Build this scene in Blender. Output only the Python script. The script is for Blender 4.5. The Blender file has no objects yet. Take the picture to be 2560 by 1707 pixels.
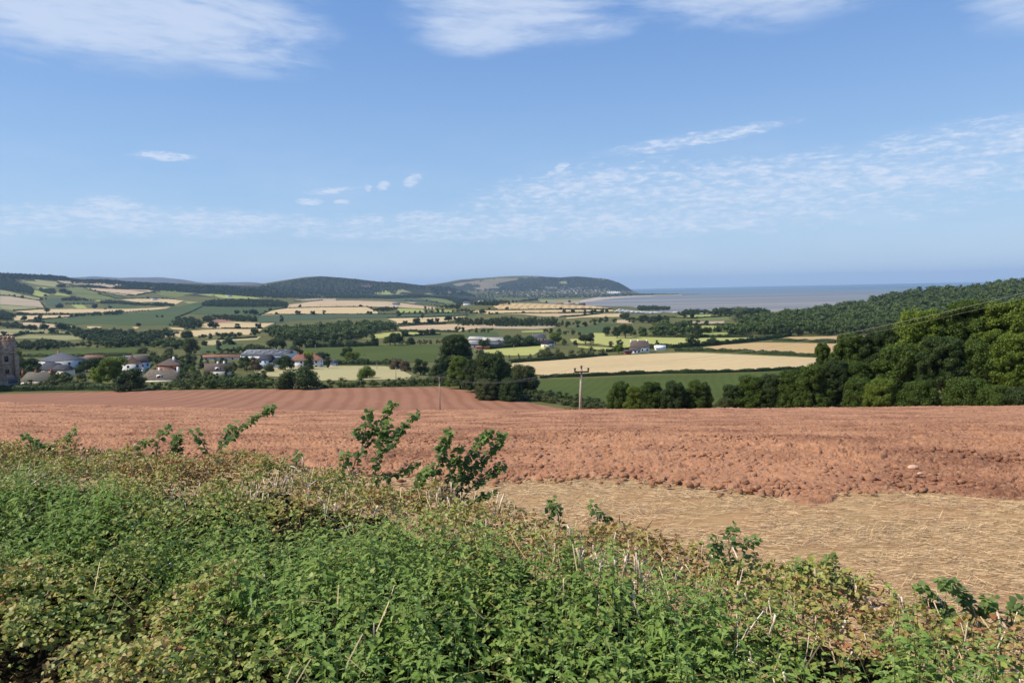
import bpy, math, random, time
import numpy as np
from mathutils import Vector, Matrix, geometry
T0 = time.time()
rng = np.random.default_rng(11); random.seed(5)
SC = bpy.context.scene
# ---------------------------------------------------------------- camera
E = 68.0; FP = 1849.0; PITCH = math.atan((853.5-724.5)/FP); ROLL = math.atan(.020)
cam_d = bpy.data.cameras.new("camera"); cam_d.sensor_width = 36; cam_d.lens = 36*FP/2560
cam_d.clip_start = .05; cam_d.clip_end = 90000
cam = bpy.data.objects.new("camera", cam_d); SC.collection.objects.link(cam); SC.camera = cam
CM = Matrix.Rotation(math.pi/2-PITCH, 4, 'X') @ Matrix.Rotation(-ROLL, 4, 'Z')
cam.matrix_world = Matrix.Translation((0, 0, E)) @ CM
CR = np.array(CM.to_3x3())
def dirs(px, py):
    px = np.asarray(px, float); py = np.asarray(py, float)
    d = np.stack([(px-1280)/FP, (853.5-py)/FP, -np.ones_like(px)], -1) @ CR.T
    return d/d[..., 1:2]                      # forward distance 1
# ---------------------------------------------------------------- world, sun, exposure
SUN_EL, SUN_AZ = 49, 259        # azimuth: clockwise from +Y
w = bpy.data.worlds.new("World"); SC.world = w; w.use_nodes = True
class NT:
    def __init__(s, nt): s.nt = nt; nt.nodes.clear()
    def n(s, t, **k):
        x = s.nt.nodes.new(t)
        for a, b in k.items(): setattr(x, a, b)
        return x
    def l(s, a, b): s.nt.links.new(a, b)
    def sock(s, node_in, v):
        if hasattr(v, 'default_value') or hasattr(v, 'is_output'): s.l(v, node_in)
        else: node_in.default_value = v
    def m(s, op, a, b=0.0, c=0.0, clamp=False):
        x = s.n('ShaderNodeMath', operation=op, use_clamp=clamp)
        for i, v in enumerate((a, b, c)):
            s.sock(x.inputs[i], v)
        return x.outputs[0]
    def mix(s, f, a, b):
        x = s.n('ShaderNodeMix', data_type='RGBA')
        s.sock(x.inputs[0], f); s.sock(x.inputs[6], a); s.sock(x.inputs[7], b)
        return x.outputs[2]
    def noise(s, vec, scale, detail=4, rough=.55, dist=0):
        x = s.n('ShaderNodeTexNoise'); x.inputs['Scale'].default_value = scale
        x.inputs['Detail'].default_value = detail; x.inputs['Roughness'].default_value = rough
        x.inputs['Distortion'].default_value = dist
        s.l(vec, x.inputs['Vector']); return x.outputs[0]
    def ramp(s, v, lo, hi):
        x = s.n('ShaderNodeMapRange', interpolation_type='SMOOTHSTEP')
        s.sock(x.inputs[0], v); x.inputs[1].default_value = lo; x.inputs[2].default_value = hi
        return x.outputs[0]
    def comb(s, x, y, z):
        c = s.n('ShaderNodeCombineXYZ')
        for i, v in enumerate((x, y, z)): s.sock(c.inputs[i], v)
        return c.outputs[0]
nt = NT(w.node_tree)
sky = nt.n('ShaderNodeTexSky', sky_type='NISHITA', sun_disc=False)
sky.sun_elevation = math.radians(SUN_EL); sky.sun_rotation = math.radians(SUN_AZ)
sky.air_density = 1.25; sky.dust_density = .3; sky.ozone_density = 2.2; sky.altitude = 100
tc = nt.n('ShaderNodeTexCoord'); sp = nt.n('ShaderNodeSeparateXYZ'); nt.l(tc.outputs['Generated'], sp.inputs[0])
X, Y, Z = sp.outputs
az = nt.m('ARCTAN2', X, Y); el = nt.m('ARCSINE', Z)
zc = nt.m('ADD', nt.m('MAXIMUM', Z, 0.0), .035)
plane = nt.comb(nt.m('DIVIDE', X, zc), nt.m('DIVIDE', Y, zc), 0.0)     # cloud layer seen in perspective
def blob(a, e, ra, re, tilt=0.0):
    da = nt.m('SUBTRACT', az, a); de = nt.m('SUBTRACT', nt.m('SUBTRACT', el, e), nt.m('MULTIPLY', da, tilt))
    q = nt.m('ADD', nt.m('POWER', nt.m('ABSOLUTE', nt.m('DIVIDE', da, ra)), 2.0), nt.m('POWER', nt.m('ABSOLUTE', nt.m('DIVIDE', de, re)), 2.0))
    return nt.m('SUBTRACT', 1.0, q, clamp=True)
def total(bl):
    o = bl[0]
    for b in bl[1:]: o = nt.m('MAXIMUM', o, b)
    return o
sv = nt.comb(nt.m('MULTIPLY', az, 1.0), nt.m('MULTIPLY', el, 2.6), 0.0)
hi_mask = total([blob(-.58, .365, .40, .13, -.06), blob(-.38, .325, .22, .07, -.12), blob(-.50, .30, .2, .04, -.05), blob(.0, .385, .21, .095, -.1), blob(-.03, .33, .12, .04, 0), blob(.33, .375, .26, .085, .0), blob(.15, .40, .5, .06, .0), blob(.03, .335, .2, .035, -.05),
                 blob(.62, .31, .10, .06, .1), blob(.58, .385, .16, .06, 0), blob(-.66, .305, .12, .035)])
sv = nt.comb(nt.m('ADD', az, nt.m('MULTIPLY', el, .8)), nt.m('MULTIPLY', el, 4.6), 0.0)
n1 = nt.noise(sv, 4.2, 9, .62, .9); n1b = nt.noise(sv, 20, 5, .6, .3)
n1 = nt.m('ADD', nt.m('MULTIPLY', n1, .68), nt.m('MULTIPLY', n1b, .32))
c_hi = nt.m('MULTIPLY', nt.ramp(nt.m('ADD', n1, nt.m('MULTIPLY', hi_mask, .30)), .50, .86), nt.ramp(hi_mask, 0, .85))
lo_mask = total([blob(.36, .122, .48, .052, .02), blob(.10, .130, .20, .04, .1), blob(.64, .160, .30, .03, .03), blob(.24, .186, .16, .012, .1), blob(.10, .085, .6, .028, .0), blob(-.45, .09, .3, .025, 0)])
sv2 = nt.comb(nt.m('MULTIPLY', az, 1.0), nt.m('MULTIPLY', el, 3.6), 0.0)
n2 = nt.noise(sv2, 24, 7, .65, .6); n2b = nt.noise(sv2, 60, 4, .6, .2)
n2 = nt.m('ADD', nt.m('MULTIPLY', n2, .52), nt.m('MULTIPLY', n2b, .48))
c_lo = nt.m('MULTIPLY', nt.m('ADD', nt.ramp(nt.m('ADD', n2, nt.m('MULTIPLY', lo_mask, .12)), .52, .76), nt.m('MULTIPLY', lo_mask, .22)), nt.ramp(lo_mask, 0, .6))
fb = total([blob(-.128, .146, .018, .011, .3), blob(-.166, .139, .013, .009, .2), blob(-.185, .136, .008, .006), blob(-.235, .132, .05, .006, .1), blob(.07, .16, .016, .008, .3), blob(.058, .152, .02, .006, .3), blob(-.26, .118, .024, .007), blob(-.22, .118, .016, .005),
            blob(-.49, .110, .05, .014), blob(-.52, .098, .03, .007), blob(-.40, .096, .05, .006), blob(-.33, .096, .06, .007, .05), blob(-.205, .093, .025, .005), blob(-.12, .100, .05, .009), blob(-.68, .14, .03, .006), blob(-.43, .168, .05, .008), blob(-.64,.075,.08,.012), blob(-.56,.095,.02,.006)])
n3 = nt.noise(sv2, 45, 6, .65, .3)
n3b = nt.noise(sv2, 120, 4, .65, .2)
n3 = nt.m('ADD', nt.m('MULTIPLY', n3, .62), nt.m('MULTIPLY', n3b, .38))
c_fb = nt.m('MULTIPLY', nt.ramp(nt.m('ADD', nt.m('MULTIPLY', n3, 2.4), nt.m('MULTIPLY', fb, .55)), 1.25, 1.95), nt.ramp(fb, 0, .8))
veil = nt.m('MULTIPLY', nt.ramp(nt.noise(sv2, 5, 5, .6), .40, .75), nt.m('MULTIPLY', nt.ramp(el, .26, .03), .30))
cov = nt.m('MAXIMUM', nt.m('MULTIPLY', c_hi, .72), nt.m('MAXIMUM', nt.m('MULTIPLY', c_lo, .78), nt.m('MAXIMUM', nt.m('MULTIPLY', c_fb, .85), veil)))
grad = nt.mix(nt.ramp(el, -.02, .42), (2.9, 4.6, 7.0, 1), (1.05, 2.4, 5.6, 1))
skyc = nt.mix(0.70, sky.outputs[0], grad)
allc = nt.mix(cov, skyc, (5.3, 6.0, 7.2, 1))
bg = nt.n('ShaderNodeBackground'); bg.inputs[1].default_value = .112; nt.l(allc, bg.inputs[0])
wo = nt.n('ShaderNodeOutputWorld'); nt.l(bg.outputs[0], wo.inputs[0])
sl = bpy.data.lights.new("sun", 'SUN'); sl.energy = 4.7; sl.angle = math.radians(.5); sl.color = (1, .90, .76)
so = bpy.data.objects.new("sun", sl); SC.collection.objects.link(so)
a_, e_ = math.radians(SUN_AZ), math.radians(SUN_EL)
sdir = Vector((math.sin(a_)*math.cos(e_), math.cos(a_)*math.cos(e_), math.sin(e_)))
so.rotation_euler = sdir.to_track_quat('Z', 'Y').to_euler(); so.location = (-30, -10, E+60)
SC.view_settings.view_transform = 'Standard'; SC.view_settings.look = 'None'; SC.view_settings.exposure = .24; SC.view_settings.gamma = 1
SC.cycles.max_bounces = 5; SC.cycles.diffuse_bounces = 3; SC.cycles.transmission_bounces = 3; SC.cycles.volume_bounces = 0
SC.cycles.use_denoising = True; SC.cycles.caustics_reflective = False; SC.cycles.caustics_refractive = False
HAZE = 4.2e-5

# ---------------------------------------------------------------- materials
def lin(c):
    c = np.array(c, float)/255
    return tuple(np.where(c <= .04045, c/12.92, ((c+.055)/1.055)**2.4)) + (1.0,)
def newmat(name):
    m = bpy.data.materials.new(name); m.use_nodes = True
    return m, NT(m.node_tree)
def finish(N, col, rough=.9, spec=.2, bump=None, bs=.5, bd=.1, transl=0, tcol=None):
    p = N.n('ShaderNodeBsdfPrincipled'); N.sock(p.inputs['Base Color'], col); N.sock(p.inputs['Roughness'], rough)
    p.inputs['Specular IOR Level'].default_value = spec
    if bump is not None:
        b = N.n('ShaderNodeBump'); b.inputs['Strength'].default_value = bs; b.inputs['Distance'].default_value = bd
        N.l(bump, b.inputs['Height']); N.l(b.outputs[0], p.inputs['Normal'])
    o = N.n('ShaderNodeOutputMaterial'); out = p.outputs[0]
    if transl:
        t = N.n('ShaderNodeBsdfTranslucent'); N.sock(t.inputs[0], tcol if tcol is not None else col)
        mx = N.n('ShaderNodeMixShader'); mx.inputs[0].default_value = transl
        N.l(p.outputs[0], mx.inputs[1]); N.l(t.outputs[0], mx.inputs[2]); out = mx.outputs[0]
    N.l(out, o.inputs[0])
def pos(N, sx=1, sy=1, sz=1):
    g = N.n('ShaderNodeNewGeometry'); mp = N.n('ShaderNodeMapping'); mp.inputs['Scale'].default_value = (sx, sy, sz)
    N.l(g.outputs['Position'], mp.inputs[0]); return mp.outputs[0]
def objc(N, sx=1, sy=1, sz=1):
    g = N.n('ShaderNodeTexCoord'); mp = N.n('ShaderNodeMapping'); mp.inputs['Scale'].default_value = (sx, sy, sz)
    N.l(g.outputs['Object'], mp.inputs[0]); return mp.outputs[0]
def ground_mat(name, c1, c2, c3=None, big=.012, small=.25, rows=None, rowdir=0., rowamt=.3, rowc=None):
    m, N = newmat(name); P = pos(N)
    a = N.ramp(N.noise(P, big, 5, .6), .35, .65); b = N.ramp(N.noise(P, small, 6, .7), .3, .7)
    col = N.mix(a, c1, c2); col = N.mix(N.m('MULTIPLY', b, .45), col, c3 or c2)
    if rows:
        r = N.n('ShaderNodeVectorRotate', rotation_type='Z_AXIS'); r.inputs['Angle'].default_value = rowdir
        N.l(P, r.inputs[0]); s = N.n('ShaderNodeSeparateXYZ'); N.l(r.outputs[0], s.inputs[0])
        wob = N.m('MULTIPLY', N.noise(P, .02, 2), rows*1.5)
        ph = N.m('MULTIPLY', N.m('ADD', s.outputs[0], wob), 2*math.pi/rows)
        v = N.ramp(N.m('ADD', N.m('SINE', ph), N.m('MULTIPLY', N.m('SUBTRACT', N.noise(P, .15, 5, .7), .5), 2.5)), -.6, 1.2)
        col = N.mix(N.m('MULTIPLY', v, rowamt), col, rowc or c2)
    finish(N, col, .95, .1)
    return m
G = {}
def ds_(c):
    c = np.array(c, float)
    if c[1] > c[0]: c = c+np.array([16, 3, -8])
    g = c @ np.array([.3, .59, .11]); return tuple(c*.74+g*.26)
def gm(k, c1, c2, c3=None, **kw):
    c1 = ds_(c1); c2 = ds_(c2); c3 = ds_(c3) if c3 else None
    G[k] = ground_mat(k, lin(c1), lin(c2), lin(c3) if c3 else None, **kw)
gm('meadow_base', (78, 92, 44), (62, 80, 40), (98, 104, 58))
gm('wheat', (196, 166, 108), (188, 157, 100), (206, 178, 122), rows=14, rowdir=.95, rowamt=.10, rowc=lin((168, 138, 84)))
gm('wheat_deep', (190, 152, 88), (180, 142, 80), (200, 164, 100), rows=13, rowdir=1.0, rowamt=.10, rowc=lin((160, 126, 70)))
gm('stubble', (190, 158, 112), (178, 146, 102), (200, 170, 124), rows=9, rowdir=1.35, rowamt=.25)
gm('stubble_striped', (200, 166, 104), (192, 158, 100), (206, 174, 118), rows=17, rowdir=.12, rowamt=.8, rowc=lin((158, 132, 84)))
gm('stubble_pale', (172, 148, 112), (160, 138, 104), (184, 162, 124), rows=20, rowdir=.6, rowamt=.3)
gm('olive_pasture', (134, 134, 78), (120, 124, 70), (146, 144, 88))
gm('pasture_bright', (128, 150, 68), (118, 142, 60), (142, 160, 80))
gm('lawn_striped', (146, 156, 78), (136, 148, 72), (158, 166, 88), rows=16, rowdir=1.35, rowamt=.55, rowc=lin((166, 170, 96)))
gm('pasture', (88, 112, 52), (80, 104, 50), (98, 120, 60))
gm('crop_green', (56, 86, 46), (50, 80, 42), (64, 92, 50), rows=22, rowdir=1.4, rowamt=.2, rowc=lin((46, 74, 42)))
gm('crop_bluegreen', (54, 86, 60), (48, 78, 56), (62, 92, 64), rows=30, rowdir=1.3, rowamt=.15)
gm('maize', (56, 84, 28), (46, 72, 24), (76, 104, 38), small=.9, rows=4, rowdir=.25, rowamt=.22, rowc=lin((46, 64, 26)))
gm('dry_meadow', (170, 156, 98), (158, 146, 88), (186, 172, 116), small=.5, rows=7, rowdir=.5, rowamt=.35, rowc=lin((146, 138, 84)))
gm('moorland', (128, 112, 84), (112, 106, 74), (140, 122, 92), big=.004, small=.02)
gm('forest_floor', (34, 52, 28), (28, 44, 26), (46, 64, 34), big=.004, small=.03)
gm('heather_moor', (92, 84, 84), (84, 84, 72), (100, 92, 84), big=.002, small=.01)
gm('red_earth', (150, 100, 76), (160, 116, 86), (140, 92, 70))
gm('shingle', (176, 158, 132), (160, 142, 120), (190, 174, 150))
gm('verge', (104, 100, 60), (84, 88, 46), (140, 122, 80), small=1.2)
gm('plough_far', (162, 104, 70), (152, 96, 66), (174, 114, 80), big=.03, small=1.2, rows=5.6, rowdir=-.17, rowamt=.5, rowc=lin((126, 84, 60)))

# ---------------------------------------------------------------- mesh helpers
def mk(name, V, F, mat=None, parent=None, attrs=None, smooth=False, link=True):
    """V (n,3); F list of (k,m) index arrays; attrs {name: per-face float}"""
    if isinstance(F, np.ndarray): F = [F]
    F = [np.asarray(f) for f in F if len(f)]
    me = bpy.data.meshes.new(name)
    V = np.asarray(V, np.float32)
    nl = sum(f.size for f in F); nf = sum(len(f) for f in F)
    me.vertices.add(len(V)); me.vertices.foreach_set('co', V.ravel())
    me.loops.add(nl); me.loops.foreach_set('vertex_index', np.concatenate([f.ravel() for f in F]).astype(np.int32))
    me.polygons.add(nf)
    tot = np.concatenate([np.full(len(f), f.shape[1]) for f in F]).astype(np.int32)
    me.polygons.foreach_set('loop_start', (np.cumsum(tot)-tot).astype(np.int32))
    me.polygons.foreach_set('loop_total', tot)
    if smooth: me.polygons.foreach_set('use_smooth', np.ones(nf, bool))
    me.update(calc_edges=True)
    if attrs:
        for k, a in attrs.items():
            at = me.attributes.new(k, 'FLOAT', 'FACE'); at.data.foreach_set('value', np.asarray(a, np.float32))
    if mat: me.materials.append(mat)
    o = bpy.data.objects.new(name, me)
    if link: SC.collection.objects.link(o)
    if parent: o.parent = parent
    return o
def tag(o, label=None, cat=None, group=None, kind=None):
    if label: o['label'] = label
    if cat: o['category'] = cat
    if group: o['group'] = group
    if kind: o['kind'] = kind
    return o
def empty(name, loc, rz=0.0, sc=(1, 1, 1)):
    o = bpy.data.objects.new(name, None); SC.collection.objects.link(o)
    o.location = loc; o.rotation_euler = (0, 0, rz); o.scale = sc; o.empty_display_size = .3
    return o
class MB:
    def __init__(s): s.v = []; s.f4 = []; s.f3 = []; s.n = 0
    def add(s, v, f4=(), f3=()):
        v = np.asarray(v, float).reshape(-1, 3)
        if len(f4): s.f4.append(np.asarray(f4)+s.n)
        if len(f3): s.f3.append(np.asarray(f3)+s.n)
        s.v.append(v); s.n += len(v); return s
    def box(s, c, d, rz=0.0):
        x, y, z = np.array(d)/2
        v = np.array([[i*x, j*y, k*z] for k in (-1, 1) for j in (-1, 1) for i in (-1, 1)], float)
        if rz:
            c_, s_ = math.cos(rz), math.sin(rz); v = v @ np.array([[c_, s_, 0], [-s_, c_, 0], [0, 0, 1]])
        return s.add(v+np.array(c), [[0, 2, 3, 1], [4, 5, 7, 6], [0, 1, 5, 4], [2, 6, 7, 3], [0, 4, 6, 2], [1, 3, 7, 5]])
    def tube(s, pts, rad, n=6):
        pts = np.array(pts, float); rad = np.broadcast_to(rad, len(pts)); V = []
        for i, p in enumerate(pts):
            t = pts[min(i+1, len(pts)-1)]-pts[max(i-1, 0)]; t = t/(np.linalg.norm(t)+1e-9)
            a = np.cross(t, [0, 0, 1.0] if abs(t[2]) < .9 else [1.0, 0, 0]); a /= np.linalg.norm(a); b = np.cross(t, a)
            th = np.arange(n)*2*math.pi/n
            V.append(p+rad[i]*(np.cos(th)[:, None]*a+np.sin(th)[:, None]*b))
        V = np.concatenate(V); k = len(pts); V = np.concatenate([V, pts[:1], pts[-1:]])
        i, j = np.meshgrid(np.arange(k-1), np.arange(n), indexing='ij'); j2 = (j+1) % n
        f4 = np.stack([i*n+j, i*n+j2, (i+1)*n+j2, (i+1)*n+j], -1).reshape(-1, 4)
        jj = np.arange(n); f3 = np.concatenate([np.stack([(jj+1) % n, jj, np.full(n, k*n)], -1), np.stack([(k-1)*n+jj, (k-1)*n+(jj+1) % n, np.full(n, k*n+1)], -1)])
        return s.add(V, f4, f3)
    def build(s, name, mat, parent=None, **k):
        return mk(name, np.concatenate(s.v), [np.concatenate(x) for x in (s.f4, s.f3) if len(x)], mat, parent, **k)
# value noise in numpy
def vnoise(x, y, seed=0):
    xi = np.floor(x).astype(np.int64); yi = np.floor(y).astype(np.int64); fx = x-xi; fy = y-yi
    def h(a, b):
        n = (a*374761393+b*668265263+seed*1442695041) & 0xffffffff
        n = ((n ^ (n >> 13))*1274126177) & 0xffffffff
        return ((n ^ (n >> 16)) & 0xffff)/65535.0
    fx = fx*fx*(3-2*fx); fy = fy*fy*(3-2*fy)
    return (h(xi, yi)*(1-fx)+h(xi+1, yi)*fx)*(1-fy)+(h(xi, yi+1)*(1-fx)+h(xi+1, yi+1)*fx)*fy
def fbm(x, y, oct=4, seed=0):
    s = 0; a = .5
    for o in range(oct): s = s+a*(vnoise(x*2**o, y*2**o, seed+o)-.5); a *= .5
    return s*2

# ---------------------------------------------------------------- terrain: traced contour lines at their real distances
W = -72.0
LAY = [
 (1,   [(0, -2.6)]), (6, [(0, -3.0)]), (9, [(0, -3.15)]), (13, [(0, -3.35)]),
 (62,  [(0, 1012), (320, 1021), (640, 1030), (960, 1031), (1280, 1029), (1600, 1027), (1920, 1025), (2240, 1022), (2560, 1019)]),
 (120, [(0, 1023), (320, 1035), (640, 1047), (960, 1053), (1280, 1056), (1600, 1056), (1920, 1052), (2240, 1046), (2560, 1040)]),
 (220, [(0, 998), (320, 1005), (640, 1014), (960, 1019), (1280, 1024), (1600, 1035), (1920, 1032), (2240, 1026), (2560, 1020)]),
 (300, [(0, 985), (320, 978), (640, 973), (960, 969), (1280, 973), (1600, 977), (1920, 970), (2240, 965), (2560, 960)]),
 (370, [(0, 950), (320, 945), (640, 944), (960, 943), (1280, 941), (1600, 937), (1920, 932), (2240, 930), (2560, 928)]),
 (540, [(0, 915), (320, 908), (640, 905), (960, 900), (1280, 893), (1600, 882), (1920, 872), (2240, 866), (2560, 860)]),
 (700, [(0, 888), (320, 882), (640, 877), (960, 870), (1280, 862), (1600, 853), (1920, 843), (2240, 832), (2560, 815)]),
 (1000, [(0, 857), (320, 850), (640, 845), (960, 838), (1280, 828), (1600, 816), (1920, 804), (2100, 797), (2240, 780), (2560, 745)]),
 (1400, [(0, 828), (320, 820), (640, 813), (960, 806), (1280, 799), (1600, 791), (1800, 788), (1950, 783), (2060, 771), (2160, 756), (2280, 740), (2400, 727), (2560, 711)]),
 (1750, [(0, 800), (320, 797), (640, 792), (960, 786), (1120, 783), (1280, 771), (1400, 771), (1560, 781), (1620, 784), (1920, -66), (2240, -50), (2560, -40)]),
 (1960, [(0, 787), (320, 787), (640, 782), (960, 775), (1120, 770), (1180, 764), (1240, 757.5), (1300, 757), (1400, 760), (1500, 765), (1540, 768), (1570, 776), (1640, -66), (1700, -70)]),
 (2500, [(0, 768), (320, 770), (640, 768), (740, 762), (800, 757), (960, 757), (1050, 764), (1120, -45), (1280, -60), (1560, -64), (1620, W)]),
 (3000, [(0, 742), (320, 745), (640, 745), (760, 749), (900, 752), (1050, 766), (1120, -55), (1280, -61), (1420, -64), (1500, W)]),
 (3600, [(0, 715), (320, 722), (640, 735), (760, -35), (1000, -45), (1280, -62), (1350, -65), (1400, W)]),
 (4300, [(0, 685), (90, 687), (160, 690), (190, 697), (300, 701), (430, 708), (560, 712), (640, 716), (700, 726), (760, 735), (850, 739), (950, 742), (1050, 742), (1100, 745), (1280, -62), (1420, -65), (1470, W)]),
 (5000, [(0, 700), (300, 715), (560, 722), (650, 722), (800, 725), (900, 728), (1000, 735), (1100, 742), (1200, 747), (1440, -65), (1500, -66), (1540, W)]),
 (5700, [(0, 705), (500, 720), (600, 716), (650, 712), (700, 703), (760, 694), (800, 690), (815, 692), (850, 693), (900, 698), (950, 704), (1000, 706), (1050, 712), (1085, 713), (1110, 714), (1130, 717), (1160, 727), (1190, 737), (1250, 742), (1500, -65), (1690, -66), (1730, W)]),
 (6300, [(0, 720), (600, 722), (800, 710), (1000, 722), (1060, 726), (1100, 736), (1200, 738), (1400, 738), (1560, -64), (1740, -66), (1780, W)]),
 (7300, [(0, 715), (600, 718), (900, 722), (1000, 722), (1100, 721), (1200, 718), (1300, 713), (1400, 716), (1500, 719), (1560, 727), (1590, -64), (1610, W)]),
 (8500, [(0, 715), (600, 718), (900, 716), (1040, 716), (1070, 713), (1110, 708), (1150, 701), (1200, 698), (1240, 695), (1300, 692), (1340, 690), (1400, 693), (1440, 690), (1500, 694), (1515, 695), (1540, 702), (1560, 711), (1583, 726), (1592, W)]),
 (10500, [(0, 712), (600, 716), (1000, -40), (1100, W)]),
 (12500, [(0, 700), (180, 695), (230, 690.5), (300, 695), (350, 693), (400, 694.5), (450, 698), (515, 709), (560, 707), (620, 706), (680, 711), (750, 720), (900, -60), (1000, W)]),
 (14000, [(0, 725), (600, 725), (900, W)]),
]
NU, ND = 901, 640
U = np.linspace(-1.35, 1.35, NU); LD = np.linspace(0, math.log(14000), ND)
KZ = np.zeros((len(LAY), NU)); KD = np.zeros(len(LAY))
for i, (D, kn) in enumerate(LAY):
    px = np.array([k[0] for k in kn], float); v = np.array([k[1] for k in kn], float)
    z = np.where(v > 600, dirs(px, np.where(v > 600, v, 700))[..., 2]*D, v)
    uu = np.where(v > 600, dirs(px, np.where(v > 600, v, 700))[..., 0], dirs(px, np.full_like(px, 760.))[..., 0])
    KZ[i] = np.interp(U, uu, z); KD[i] = math.log(D)
def pchip(x, Yk, xq):
    h = np.diff(x)[:, None]; d = np.diff(Yk, axis=0)/h; m = np.zeros_like(Yk)
    w1 = 2*h[1:]+h[:-1]; w2 = h[1:]+2*h[:-1]; ok = d[1:]*d[:-1] > 0
    with np.errstate(all='ignore'): hm = (w1+w2)/(w1/d[:-1]+w2/d[1:])
    m[1:-1] = np.where(ok, hm, 0); m[0] = d[0]; m[-1] = d[-1]
    k = np.clip(np.searchsorted(x, xq, side='right')-1, 0, len(x)-2); t = ((xq-x[k])/h[k, 0])[:, None]; hh = h[k]
    return (2*t**3-3*t**2+1)*Yk[k]+(t**3-2*t**2+t)*hh*m[k]+(-2*t**3+3*t**2)*Yk[k+1]+(t**3-t**2)*hh*m[k+1]
HG = pchip(KD, KZ, LD)
ker = np.array([1, 2, 3, 2, 1])/9.
HG = np.apply_along_axis(lambda r: np.convolve(np.pad(r, 2, mode='edge'), ker, 'valid'), 1, HG)
DD = np.exp(LD)[:, None]; XX = U[None]*DD
HG = HG + fbm(XX/260, DD/260+0*XX, 4, 3)*np.clip((DD-500)/3500, 0, 1)*9*(HG > -60) + fbm(XX/900, DD/900+0*XX, 5, 9)*np.clip((DD-4200)/2000, 0, 1)*26*(HG > -50)
HG = HG + E
def H(x, y):
    x = np.asarray(x, float); y = np.asarray(y, float); D = np.maximum(y, 1.0)
    u = np.clip(x/D, U[0], U[-1]); a = np.clip((u-U[0])/(U[1]-U[0]), 0, NU-1.001); b = np.clip(np.log(D)/(LD[1]-LD[0]), 0, ND-1.001)
    i = a.astype(int); j = b.astype(int); fa = a-i; fb_ = b-j
    return (HG[j, i]*(1-fa)+HG[j, i+1]*fa)*(1-fb_)+(HG[j+1, i]*(1-fa)+HG[j+1, i+1]*fa)*fb_
SD = np.exp(np.linspace(math.log(1.5), math.log(13900), 1500))
def hit(px, py, dmin=1.5):
    """ground points (n,3) seen at the given picture positions"""
    px = np.atleast_1d(np.asarray(px, float)); d = dirs(px, np.atleast_1d(py)); out = []
    sd = SD[SD >= dmin]
    for q in d:
        g = np.maximum(H(q[0]*sd, sd), 0)-(E+q[2]*sd)
        k = np.argmax(g > 0)
        if g[k] <= 0:
            k2 = np.argmax(g/sd); D = sd[k2]
        elif k == 0: D = sd[0]
        else: D = sd[k-1]+(sd[k]-sd[k-1])*(-g[k-1])/(g[k]-g[k-1])
        out.append((q[0]*D, D, float(np.maximum(H(q[0]*D, D), 0))))
    return np.array(out)
CROP = {'R1': (0, 640, 4.1273), 'R2': (400, 640, 4.1273), 'R3': (800, 640, 4.1273), 'R4': (1200, 640, 3.9205), 'R5': (1600, 640, 3.734), 'R6': (2000, 640, 3.734), 'P': (0, 0, 1.0)}
def cp(R, pts):
    ox, oy, s = CROP[R]; a = np.array(pts, float)
    a[:, 0] = ox+a[:, 0]/s; a[:, 1] = oy+a[:, 1]/s
    return a
# base sheet
st = 2
gi = np.arange(0, ND, st); gi = gi if gi[-1] == ND-1 else np.append(gi, ND-1); gj = np.arange(0, NU, 1)
gx = XX[np.ix_(gi, gj)]; gy = np.broadcast_to(DD, XX.shape)[np.ix_(gi, gj)]; gz = HG[np.ix_(gi, gj)]
nr, nc = gx.shape
idx = np.arange(nr*nc).reshape(nr, nc)
f = np.stack([idx[:-1, :-1], idx[:-1, 1:], idx[1:, 1:], idx[1:, :-1]], -1).reshape(-1, 4)
gz = gz-.45*np.clip((95-gy)/15, 0, 1)
V = np.stack([gx, gy, gz], -1).reshape(-1, 3)
tag(mk('ground', V, f, G['meadow_base'], smooth=True), 'rolling green farmland ground under the patchwork of fields', 'ground', kind='structure')
vb = [(-60, -25, E-2.6), (60, -25, E-2.6), (60, 1.0, E-2.6), (1.35, 1.0, E-2.6), (-1.35, 1.0, E-2.6), (-60, 1.0, E-2.6)]
vb2 = [(-60, 44.4, E-6), (60, 44.4, E-6)]
tag(MB().box((0, -12.0, E-3.1), (90, 26, 1.0)).build('verge', G['verge']), 'rough grass verge behind the hedge', 'verge', kind='structure')

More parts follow.
